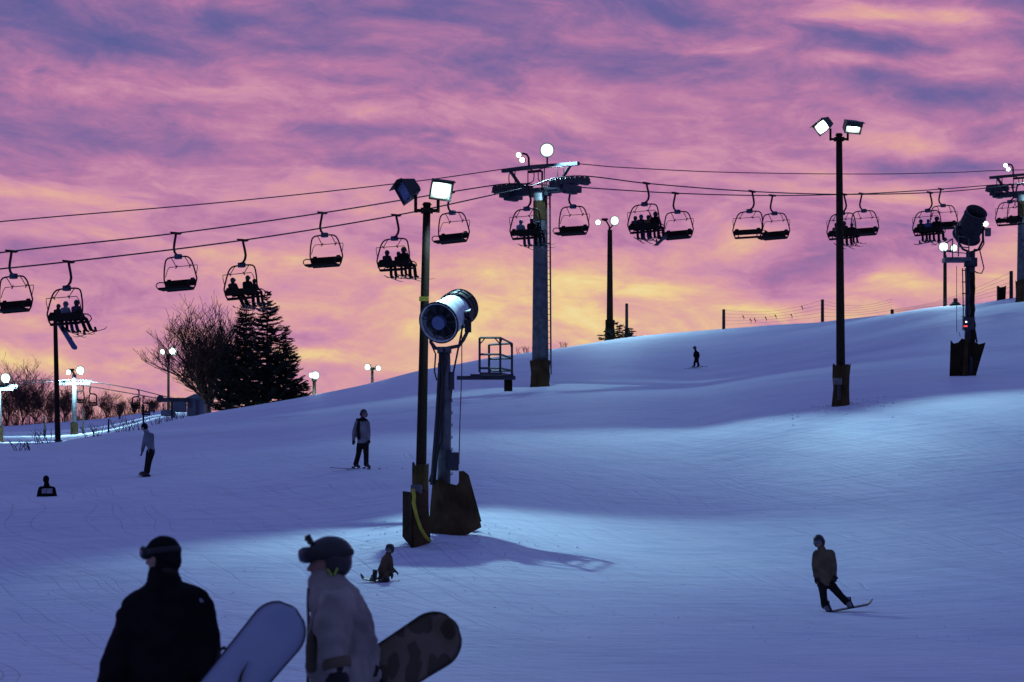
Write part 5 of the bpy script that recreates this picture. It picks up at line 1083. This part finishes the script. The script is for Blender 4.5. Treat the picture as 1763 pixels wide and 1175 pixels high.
def far_gun():
    Y_ = 120; k = Y_/F; B = G(1668, Y_); t_ = thing('snow_gun', 'smaller dark snow gun on a mast at the upper right', 'snow gun', B, 'fan snow guns')
    ax = Vector((.22, -.68, .70)).normalized(); c0 = P(1663, 409, Y_+.3); L = 1.35
    mb = MB(); mb.lathe(c0, ax, [(0, .55), (.05, .58), (.12, .54), (.5, .50), (L, .43), (L, .39), (.7, .36), (.4, .3)], 36, caps=False); mb.build('barrel', 'gun_dark', t_, True)
    mb = MB(); mb.ring(c0+ax*L, ax, .43, .03, 32); mb.ring(c0+ax*(L-.2), ax, .46, .02, 32); mb.ring(c0+ax*.05, ax, .58, .03, 32); mb.ring(c0+ax*.5, ax, .52, .02, 32); mb.build('nozzle_ring', 'steel_dark', t_)
    mb = MB(); mb.lathe(c0+ax*.3, ax, [(0, .42), (.03, .42)], 24); mb.lathe(c0+ax*.3, ax, [(0, .15), (.3, .13), (.4, .02)], 16); mb.build('fan', 'gun_dark', t_)
    sd = ax.cross(Vector((0, 0, 1))).normalized(); cm = c0+ax*.5; base = P(1671, 435, Y_)
    mb = MB()
    for sg in (-1, 1):
        e = cm+sd*sg*.60; mb.tube([e, e+Vector((0, 0, -.5)), base+sd*sg*.35+Vector((0, 0, .12)), base], .05, 7); mb.lathe(e-sd*.05, sd, [(0, .1), (.1, .1)], 12)
    mb.build('yoke', 'steel_dark', t_, True)
    mb = MB(); mb.box(P(1701, 400, Y_-.1), (.22, .22, .34)); mb.build('motor_box', 'steel', t_, bevel=.02)
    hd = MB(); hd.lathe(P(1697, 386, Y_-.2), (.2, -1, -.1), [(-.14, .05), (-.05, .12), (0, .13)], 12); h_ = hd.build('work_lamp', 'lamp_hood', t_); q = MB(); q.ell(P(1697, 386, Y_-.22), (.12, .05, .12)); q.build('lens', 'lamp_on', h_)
    mb = MB(); mb.tube([base, P(1670, 520, Y_), P(1668, 650, Y_)], [.19, .2, .21], 14); mb.box(P(1671, 452, Y_), (.5, .4, .35)); mb.build('mast', 'steel_dark', t_, True)
    mb = MB(); rnd = random.Random(3); mb.tube([P(1674+rnd.uniform(-1.5, 1.5), y, Y_-.12) for y in range(470, 620, 9)], [.10+.03*rnd.random() for _ in range(470, 620, 9)], 8); mb.build('hose_bundle', 'mat_dark', t_, True)
    mb = MB(); mb.tube([P(1692, 395, Y_), P(1694, 420, Y_), P(1688, 430, Y_), P(1676, 430, Y_)], .03, 6); mb.tube([P(1686, 428, Y_), P(1690, 445, Y_), P(1694, 462, Y_), P(1690, 471, Y_), P(1682, 470, Y_), P(1676, 466, Y_)], .025, 6); mb.build('hose', 'hose', t_, True)
    mb = MB()
    for x in (1657, 1662): mb.tube([P(x, 462, Y_-.2), P(x+2, 560, Y_-.2)], .025, 5)
    for y in range(466, 560, 20): mb.tube([P(1656, y, Y_-.2), P(1665, y, Y_-.2)], .022, 5)
    mb.build('ladder', 'steel_dark', t_)
    mb = MB(); mb.box(P(1647, 448, Y_), (1.1, .8, .16)); plat = mb.build('service_platform', 'steel', t_)
    mb = MB()
    for x, y0, y1 in ((1625, 444, 421), (1640, 444, 412), (1650, 442, 406), (1668, 442, 408)): mb.tube([P(x, y0, Y_-.3), P(x, y1, Y_-.3)], .028, 5)
    mb.tube([P(1625, 421, Y_-.3), P(1640, 412, Y_+.3), P(1640, 412, Y_-.3)], .025, 5); mb.tube([P(1650, 407, Y_-.3), P(1668, 409, Y_-.3)], .03, 5); mb.tube([P(1650, 425, Y_-.3), P(1668, 427, Y_-.3)], .025, 5); mb.tube([P(1625, 433, Y_-.3), P(1668, 437, Y_-.3)], .022, 5)
    mb.build('guard_rail', 'steel', plat)
    cb = MB(); cb.box(P(1667, 558, Y_-.3), (.46, .3, .52)); bx2 = cb.build('control_box', 'steel_dark', t_, bevel=.02)
    q = MB(); q.box(P(1662.5, 562, Y_-.46), (.15, .02, .05)); q.build('red_display', 'red_led', bx2); q = MB(); q.box(P(1663.5, 554.5, Y_-.46), (.06, .02, .05)); q.build('indicator_light', 'white_led', bx2)
    mb = MB(); mb.tube([P(1647, 458, Y_), P(1647, 572, Y_), P(1652, 573, Y_), P(1653, 580, Y_)], .012, 4); mb.tube([P(1677, 562, Y_), P(1682, 590, Y_-.2)], .04, 5); mb.build('cable', 'hose', t_)
    # torn padding round the foot
    def sh(pts, m, yo): 
        vs = [P(x, y, Y_+yo-abs(x-1666)*-.008) for x, y in pts]; n = len(vs); a = MB(); a.add(vs+[v+Vector((0, .08, 0)) for v in vs], [tuple(range(n)), tuple(range(2*n-1, n-1, -1))]+[(i, (i+1) % n, n+(i+1) % n, n+i) for i in range(n)]); a.build('base_mat', m, t_)
    sh([(1637, 586), (1642, 592), (1650, 590), (1656, 583), (1662, 585), (1664, 650), (1635, 650)], 'mat_dark', -.35)
    sh([(1664, 590), (1676, 588), (1686, 593), (1697, 590), (1688, 620), (1680, 648), (1664, 650)], 'mat_dark', -.25)
    sh([(1662, 578), (1667, 578), (1666, 650), (1657, 650)], 'mat_brown', -.45)
    return t_
far_gun()

# ------------------------------------------------------------------ trees
def bare_tree(label, base, H, spread, seed, m='bark', lean=0., levels=5, minr=.02, kids=(5, 5, 4, 4, 3), group='bare trees', up=.35, trunk_f=.28, r0=None, cat='tree', name='bare_tree', l1=1.):
    rnd = random.Random(seed); t_ = thing(name, label, cat, base, group); r0 = r0 or H*.024
    tr = MB(); top = base+Vector((lean*H*.2, 0, H*trunk_f)); tr.tube([base-Vector((0, 0, .4)), base.lerp(top, .5)+Vector((rnd.uniform(-.1, .1), 0, 0)), top], [r0*1.25, r0, r0*.85], 8); tr.build('trunk', m, t_, True)
    cr = MB()
    def grow(p, d, L, r, lv):
        n = 3; pts = [p]; q = p; dd = d.copy()
        for i in range(n):
            dd = (dd+Vector((rnd.uniform(-.22, .22), rnd.uniform(-.22, .22), rnd.uniform(-.06, .2)))).normalized(); q = q+dd*L/n; pts.append(q)
        cr.tube(pts, [max(minr, r*(1-.5*i/n)) for i in range(n+1)], 5 if lv < 2 else 3)
        if lv < levels:
            for k in range(kids[min(lv, len(kids)-1)]):
                f = rnd.uniform(.12, 1.); i = min(n-1, int(f*n)); pp = pts[i].lerp(pts[i+1], f*n-i)
                side = Vector((rnd.uniform(-1, 1), rnd.uniform(-1, 1), rnd.uniform(-.15, .7))).normalized()
                nd = (dd*.75+side*spread+Vector((0, 0, up*.4))).normalized(); grow(pp, nd, L*rnd.uniform(.5, .78), r*.5, lv+1)
    n0 = kids[0]+2
    for k in range(n0):
        A = 2*PI*k/n0+rnd.random(); st = base.lerp(top, rnd.uniform(.45, 1.)); tilt = rnd.uniform(.25, 1.)*spread
        d = Vector((math.cos(A)*tilt+lean, math.sin(A)*tilt, 1.)).normalized(); grow(st, d, H*rnd.uniform(.26, .48)*l1, r0*.6, 1)
    cr.build('crown', m, t_); return t_

def conifer(label, base, H, Rr, seed, group='conifers on the crest', dens=1., name='conifer', low=.03):
    rnd = random.Random(seed); t_ = thing(name, label, 'tree', base, group)
    mb = MB(); mb.tube([base-Vector((0, 0, .5)), base+Vector((0, 0, H*.97))], [H*.02, .02], 7); mb.build('trunk', 'bark', t_, True)
    cr = MB(); z = low*H
    while z < H*.985:
        f = z/H; Lb = Rr*(1-f)**.82*(1 if f > .12 else .75+f*2)+.12
        for k in range(int((6.5+4*(1-f))*dens)):
            A = rnd.random()*2*PI; L = Lb*rnd.choice((rnd.uniform(.5, .9), rnd.uniform(.85, 1.3))); d = Vector((math.cos(A), math.sin(A), 0)); p0 = base+Vector((0, 0, z+rnd.uniform(-.1, .1))); droop = rnd.uniform(-.12, .22)
            pts = [p0+d*L*q+Vector((0, 0, L*(droop*q+.30*q*q*q-.10*q))) for q in (0, .35, .7, 1.)]
            cr.tube(pts, [.035, .025, .018, .01], 3)
            nt = max(4, int(L/.11))
            for i in range(nt):
                q = (i+.6)/nt; j = min(2, int(q*3)); pp = pts[j].lerp(pts[j+1], q*3-j); sd = d.cross(Vector((0, 0, 1)))
                for sg in (-1, 1):
                    tl = (.15+.20*(1-abs(q-.5)))*rnd.uniform(.7, 1.3)*(1 if f < .85 else .6); td = (d*.75+sd*sg*rnd.uniform(.4, 1.1)+Vector((0, 0, rnd.uniform(-.15, .4)))).normalized()
                    wv_ = td.cross(Vector((rnd.uniform(-1, 1), rnd.uniform(-1, 1), 1))).normalized()*.045; e = pp+td*tl; mz = Vector((0, 0, .03))
                    cr.add([pp-wv_, pp+wv_, e+wv_*.3, e-wv_*.3, pp-mz*1.3, e-mz], [(0, 1, 2, 3), (0, 3, 5, 4), (1, 2, 5, 4)])
        z += .17+.07*f
    cr.build('crown', 'needles', t_); return t_
Yt = 226
conifer('tallest pointed conifer on the crest left of centre', G(460, Yt), zz(Yt, 500)-G(460, Yt).z, 2.5, 11)
conifer('broad conifer behind the loaded chair, left of the tallest one', G(424, Yt+3), zz(Yt+3, 512)-G(424, Yt+3).z, 2.2, 12)
conifer('lower conifer at the left foot of the evergreen clump', G(392, Yt-2), zz(Yt, 590)-G(392, Yt).z, 1.5, 13)
conifer('mid height conifer at the right side of the evergreen clump', G(492, Yt+1), zz(Yt, 560)-G(492, Yt).z, 1.5, 14)
conifer('low conifer sapling right of the evergreen clump', G(523, Yt), zz(Yt, 661)-G(523, Yt).z+.1, .5, 15, dens=.8)
bare_tree('large bare tree spreading left of the conifers', G(362, Yt+4), zz(Yt, 525)-G(362, Yt+4).z, .95, 21, 'twig_red', lean=-.10, levels=5, minr=.013, kids=(12, 6, 4, 4, 3), trunk_f=.14, up=.1, l1=1.08, group='bare trees on the crest')
bare_tree('bare tree mixed into the evergreen clump behind the chair', G(395, Yt+6), zz(Yt, 525)-G(395, Yt).z, .62, 22, 'bark', levels=4, minr=.016, kids=(5, 5, 4, 4), group='bare trees on the crest')
Yr = 246
conifer('small fir on the ridge between the lamp pole and a post', G(1063, Yr), zz(Yr, 556)-G(1063, Yr).z, .62, 31, 'small firs on the ridge', .6)
for px, py, R_, sd, lb in ((1076, 573, .62, 32, 'low spreading fir around the post right of the ridge lamp'), (1087, 575, .5, 33, 'rightmost low fir on the ridge'), (1042, 575, .5, 34, 'tiny fir left of the ridge lamp pole')):
    b = G(px, Yr); conifer(lb, b, max(.5, zz(Yr, py)-b.z+.4), R_, sd, 'small firs on the ridge', .4)
# far-left wood: separate bare trees
WOOD = [(-60, 640, 1, 'far'), (12, 650, 41, 'thick bare tree at the left edge behind the edge lamp'), (38, 634, 42, 'tallest bare tree of the left wood'), (62, 650, 43, 'bare tree just left of the tall plain pole'),
        (86, 672, 44, 'lower bare tree directly behind the tall plain pole'), (112, 660, 45, 'bare tree behind the small lift tower, left side'), (148, 682, 46, 'small bare tree under the leftmost small chair'),
        (184, 672, 47, 'rounded bare tree right of the small lift tower'), (206, 690, 48, 'low bare tree behind the two wooden posts'), (232, 690, 49, 'low bare tree beneath the pair of small chairs'), (262, 694, 50, 'low bare tree left of the thin lamp pole')]
for i, (px, py, sd, lb) in enumerate(WOOD):
    Yw = 480+8*math.sin(i*2.1); b = G(px, Yw); b.z -= .2
    if lb == 'far': continue
    h = max(3., zz(Yw, py)-b.z); bare_tree(lb, b, h*1.12, .95 if h > 6 else .8, sd, 'twig_red', levels=4, minr=.024 if h > 6 else .015, kids=(8, 6, 4, 3) if h > 6 else (9, 5, 4, 3), group='bare trees of the left wood', r0=.10 if h > 6 else .06, trunk_f=.10 if h > 6 else .03, l1=1.2, lean=random.Random(sd).uniform(-.15, .15), up=.1)
# undergrowth under the wood: one uncountable thicket
rnd = random.Random(5); mb = MB()
for k in range(1500):
    px = rnd.uniform(-120, 320); Yw = rnd.uniform(474, 498); b = G(px, Yw); h = rnd.uniform(.8, 3.4)*(1.25 if px < 120 else .8)
    q = b+Vector((rnd.uniform(-1, 1), 0, h)); mb.tube([b-Vector((0, 0, .2)), b.lerp(q, .5)+Vector((rnd.uniform(-.3, .3), 0, 0)), q], [.035, .02, .012], 3)
und = solo(mb, 'undergrowth', 'twig_red', None, None, kind='stuff', loc=G(100, 480)); und['label'] = 'tangled bare brush along the foot of the left wood'; und['category'] = 'undergrowth'
# dry weeds and twigs poking out of the snow
SH = [(72, 764, 128, 1.3, 'dead weed leaning left of the tall plain pole'), (40, 775, 118, .8, 'small dead weed near the left edge'), (160, 750, 140, 1.2, 'thin dead shrub right of the small lift tower'), (212, 745, 150, 1.3, 'dead shrub left of the leaning boarder'),
      (232, 742, 155, 1.4, 'bushier dead shrub just above the leaning boarder'), (270, 727, 180, 1.0, 'dead stems right of the leaning boarder on the crest'), (290, 724, 184, 1.2, 'dead stems below the thin lamp pole'), (310, 719, 186, .9, 'dead stems in front of the lift station'),
      (898, 608, 240, 1.2, 'twigs on the skyline left of the middle tower'), (912, 607, 240, .9, 'short twig close to the middle tower'), (970, 598, 241, 1.0, 'twig on the skyline right of the middle tower')]
for i, (px, py, Y_, h, lb) in enumerate(SH):
    b = G(px, Y_); rnd = random.Random(90+i); t_ = None; mb = MB()
    for k in range(9):
        d = Vector((rnd.uniform(-.9, .6), rnd.uniform(-.3, .3), 1)).normalized()*h*.62*rnd.uniform(.5, 1.1); q0 = b+Vector((rnd.uniform(-.35, .35), 0, -.05)); q1 = q0+d*.55+Vector((rnd.uniform(-.08, .08), 0, 0)); q2 = q0+d
        mb.tube([q0, q1, q2], [.022, .016, .010], 3); mb.tube([q1, q1+Vector((rnd.uniform(-.3, .3), 0, .25))], [.012, .008], 3)
    solo(mb, 'dry_shrub', 'bark', lb, 'shrub', 'dry shrubs in the snow', loc=b)

# ------------------------------------------------------------------ fences and posts
def post(px, y0, y1, Y_, r, label, group, lean=0.):
    b = G(px, Y_); h = zz(Y_, y0)-b.z; mb = MB(); mb.tube([b-Vector((0, 0, .4)), b+Vector((lean, 0, h*.6)), b+Vector((lean*1.5, 0, h))], [r*1.05, r, r*.95], 8); return mb, b, h
fn = thing('ridge_fence', 'wire fence with four thick posts along the right ridge', 'fence', G(1246, 242))
tops = []
for px, y0, Y_ in ((1079, 523, 246), (1246, 533, 242), (1416, 516, 234), (1536, 533, 226), (1741, 467, 203)):
    mb, b, h = post(px, y0, 0, Y_, .13, '', ''); tops.append((b, h))
    if px in (1246, 1416, 1536, 1741): mb.build('post', 'wood_post', fn)
    else: solo(mb, 'fence_post', 'wood_post', 'leaning post beside the small fir on the ridge', 'post', loc=b)
for i in range(len(tops)-1):
    (b0, h0), (b1, h1) = tops[i], tops[i+1]; mb = MB()
    if i == 0: continue
    for f_ in (.96, .78, .60, .42, .24):
        p, q = b0+Vector((0, 0, h0*f_)), b1+Vector((0, 0, max(h1, 1.2)*f_)); pts = [p.lerp(q, k/8)-Vector((0, 0, .5*math.sin(PI*k/8)*f_)) for k in range(9)]
        pts = [Vector((v.x, v.y, max(v.z, GZ(v.x, v.y)+.1))) for v in pts]; mb.tube(pts, .010, 3)
    mb.build('wires', 'mesh_net', fn)
rnd = random.Random(4); (b0, h0), (b1, h1) = tops[1], tops[2]
for k in range(7):
    f_ = rnd.uniform(.15, .85); p = b0.lerp(b1, f_)+Vector((0, -.05, rnd.uniform(.6, 1.6))); mb = MB(); mb.tube([p, p+Vector((.12, 0, -.22)), p+Vector((.10, 0, -.38))], [.05, .03, .01], 4); mb.build('rag', 'mat_dark', fn)
LP = [(77, 717, 745, 300, 'grey post left of the tall plain pole'), (143, 706, 745, 300, 'dark wooden post right of the small lift tower'), (187, 722, 748, 260, 'wooden post above the dead shrub, left of the boarder'), (206, 697, 725, 420, 'wooden post in front of the low bare trees'),
      (265, 706, 722, 420, 'short dark post left of the lift station'), (296, 692, 730, 260, 'wooden post below the thin lamp pole')]
for px, y0, y1, Y_, lb in LP:
    mb, b, h = post(px, y0, y1, Y_, Y_/F*1.5, '', ''); solo(mb, 'wooden_post', 'wood_post', lb, 'post', 'wooden posts in the left field', loc=b)
b = G(247, 180); mb = MB(); mb.tube([b-Vector((0, 0, .3)), Vector((b.x, b.y, zz(180, 697)))], .055, 8); solo(mb, 'thin_pole', 'pole', 'thin dark pole directly above the leaning boarder head', 'pole', loc=b)
# bin-like mat on the ridge, hydrant hump
b = G(1725, 205); r_ = MB(); vs = [P(1718, 492, 204), P(1722, 495, 204), P(1728, 494, 204), P(1732.5, 492, 204), P(1731, 525, 204), P(1718, 525, 204)]; n = 6
r_.add(vs+[v+Vector((0, .5, 0)) for v in vs], [tuple(range(n)), tuple(range(2*n-1, n-1, -1))]+[(i, (i+1) % n, n+(i+1) % n, n+i) for i in range(n)]); solo(r_, 'padding_roll', 'mat_dark', 'dark upright padding standing on the ridge at the right', 'padding', loc=b)
b = G(1645, 218); mb = MB(); mb.lathe(b-Vector((0, 0, .3)), (0, 0, 1), [(0, .5), (.35, .45), (.5, .28), (.6, .16), (.82, .16), (.84, .05)], 12); solo(mb, 'hydrant', 'mat_dark', 'small dark hydrant on the skyline below the far snow gun', 'hydrant', loc=b)

# churned clods of snow round the feet of the gun and the poles and along the tracks
rnd = random.Random(77); mb = MB()
def clod(x, y, r):
    z = GZ(x, y); c = Vector((x, y, z+r*.15)); vs = []
    for d in ((1, 0, 0), (0, 1, 0), (-1, 0, 0), (0, -1, 0), (0, 0, 1), (0, 0, -1), (.6, .6, .6), (-.6, .5, .55)): vs.append(c+Vector(d)*r*rnd.uniform(.6, 1.3))
    mb.add(vs, [(0, 6, 4), (6, 1, 4), (1, 7, 4), (7, 2, 4), (2, 3, 4), (3, 0, 4), (0, 1, 6), (1, 2, 7), (1, 0, 5), (2, 1, 5), (3, 2, 5), (0, 3, 5)])
for k in range(170):
    a = rnd.uniform(0, 2*PI); q = abs(rnd.gauss(0, 1.)); clod(-2.0+math.cos(a)*(1.1+q*1.3), 69.6+math.sin(a)*(1.1+q*1.8), rnd.uniform(.012, .035))
for k in range(110):
    a = rnd.uniform(0, 2*PI); q = abs(rnd.gauss(0, 1.)); clod(11.8+math.cos(a)*(.5+q*.9), 103.6+math.sin(a)*(.5+q*1.4), rnd.uniform(.02, .06))
for k in range(900):
    px = rnd.uniform(0, 1763); d = rnd.uniform(50, 110); p = G(px, d); clod(p.x, p.y, rnd.uniform(.008, .02))
cl = solo(mb, 'snow_clods', 'snow', None, None, kind='stuff', loc=(-2, 69, 0)); cl['label'] = 'loose clods of churned snow scattered over the piste'; cl['category'] = 'snow'

# ------------------------------------------------------------------ second, smaller chairlift in the far left field
def small_tower(label, px, Y_, topy, army, half, lamps):
    b = G(px, Y_); t_ = thing('small_lift_tower', label, 'lift tower', b, 'towers of the small chairlift')
    mb = MB(); mb.tube([b-Vector((0, 0, .4)), P(px, topy, Y_)], [.30, .21], 12); mb.build('column', 'steel', t_, True)
    mb = MB(); mb.box(P(px, army+2, Y_), (2*half, .3, .25)); mb.build('crossarm', 'steel', t_)
    for sg in (-1, 1):
        tr = MB(); c = P(px, army-1, Y_)+Vector((sg*half*.72, 0, 0)); tr.box(c, (1.3, .2, .12), Matrix.Rotation(.08*sg, 3, 'Y')); q = tr.build('sheave_train', 'steel_dark', t_)
        for k in range(5):
            w = MB(); w.lathe(c+Vector((-.56+.28*k, -.1, .10-.05*sg*(k-2)*.3)), (0, 1, 0), [(0, .15), (.2, .15)], 10); w.build('wheel', 'tyre', q)
    wrap(t_, b, .38, b.z-.2, b.z+1.2, 'mat_brown', seed=int(px)+3)
    for hx, hy, w in lamps: flood_head(t_, P(hx, hy, Y_-.6), ((hx-px)*.03, -.95, -.15), w, w*.8, .4, watts=3200, angle=168, beamdir=((hx-px)*.02, -.12, -1.), blend=.25, rnd_=True)
    m2 = MB(); m2.tube([P(px, topy, Y_), P(px-5, topy-8, Y_)], .10, 5); m2.box(P(px-5, topy-8, Y_), (.6, .3, .2)); m2.build('lamp_bracket', 'chair_metal', t_)
    return t_
small_tower('small grey lift tower with bright lamps in the left field', 128, 300, 645, 659, 1.65, [(119, 641, .7), (138, 638, 1.1)])
small_tower('small lift tower cut by the left edge of the picture', -3, 230, 664, 668, 1.2, [(9, 651, .95)])
def small_chair(px, topy, Y_, label, mir=1):
    b = P(px, topy, Y_); t_ = thing('small_lift_chair', label, 'lift chair', b, 'chairs of the small chairlift'); k = Y_/F
    L = lambda dx, dy: b+Vector((mir*dx*k, 0, -dy*k))
    mb = MB(); mb.tube([L(1, 0), L(-2, 2), L(-2.4, 10), L(-1, 12), L(7, 13), L(9, 15), L(9.4, 31)], .075, 5); mb.tube([L(-1.5, 12), L(-3.5, 16), L(-3.8, 31)], .06, 5); mb.build('frame', 'chair_metal', t_)
    mb = MB(); mb.box(L(2.8, 32), (13.6*k, .5, .16)); mb.build('seat', 'seat', t_); mb = MB(); mb.box(L(2.8, 30)+Vector((0, .2, .12)), (13*k, .08, .18)); mb.build('backrest', 'seat', t_)
    return t_
small_chair(157, 666, 290, 'small chair hanging just right of the small lift tower')
small_chair(237, 671, 276, 'left one of the two small chairs near the bare tree', -1)
small_chair(248.5, 682, 272, 'lower right one of the two small chairs, above the boarder', 1)
small_chair(141, 661, 302, 'small chair partly behind the small lift tower', -1)
for i, (pts, lb) in enumerate((([(-40, 664, 240), (60, 655, 275), (128, 655, 300), (180, 661, 290), (237, 671, 276), (300, 687, 262)], 'upper rope of the small chairlift'), ([(-40, 668, 240), (60, 660, 275), (110, 656, 300), (157, 666, 290), (248.5, 682, 272), (300, 692, 262)], 'lower rope of the small chairlift'))):
    mb = MB(); mb.tube([P(x, y, d) for x, y, d in pts], .045, 4); solo(mb, 'haul_rope', 'rope', lb, 'cable', 'cables of the small chairlift')
# lift station hut
Ys = 262; b = G(322, Ys); st = thing('lift_station', 'small blue grey lift station hut beside the bare tree', 'hut', b)
def bxp(x0, y0, x1, y1, dy, dep, name, m, parent=st):
    a, c = P(x0, y1, Ys+dy), P(x1, y0, Ys+dy); mb = MB(); mb.box(((a.x+c.x)/2, Ys+dy+dep/2, (a.z+c.z)/2), (c.x-a.x, dep, c.z-a.z)); return mb.build(name, m, parent)
w = bxp(322, 686, 350, 725, 0, 2.5, 'wall', 'wall_blue'); bxp(326, 692, 331, 702, -.06, .04, 'window', 'glass_dark'); bxp(337, 690, 343, 715, -.06, .04, 'door', 'glass_dark')
mb = MB(); a = P(318, 686, Ys-.5); c = P(353, 686, Ys-.5); ap = P(336, 678, Ys-.5)
mb.add([a, c, ap, a+Vector((0, 3.6, 0)), c+Vector((0, 3.6, 0)), ap+Vector((0, 3.6, 0))], [(0, 1, 2), (3, 4, 5), (0, 2, 5, 3), (1, 2, 5, 4), (0, 1, 4, 3)]); mb.build('roof', 'wall_blue', st)
mb = MB(); mb.box(P(302, 689, Ys), (2.4, 1.0, .35)); mb.lathe(P(276, 687, Ys), (0, 1, 0), [(-.2, .32), (.3, .32)], 12); mb.tube([P(273, 687, Ys), P(322, 689, Ys)], .12, 6); mb.build('drive_beam', 'steel_dark', st)
mb = MB(); mb.box(P(308, 699, Ys), (1.3, .9, 1.1)); mb.tube([P(300, 690, Ys), P(300, 730, Ys)], .12, 6); mb.build('drive_housing', 'wall_blue', st)
bxp(277, 706, 300, 716, -2, 1., 'counterweight_box', 'wall_blue')
print('SCRIPT OK', len(COL.objects), 'objects')
for nm, px, Y_, want in (('gun', 766, 70, 912), ('pole', 722, 78, 860), ('skier', 624, 87, 808), ('rboard', 1440, 62, 1053), ('lboard', 250, 95, 819), ('kid', 1198, 185, 634), ('child', 655, 66.5, 1001), ('towerA', 930, 150, 662), ('rpole', 1448, 104, 685), ('fargun', 1668, 120, 643), ('lpole', 100, 130, 762), ('half', 80, 84.5, 870)):
    g_ = G(px, Y_); print(nm, 'ground row', round(PYof(g_), 1), 'photo', want)
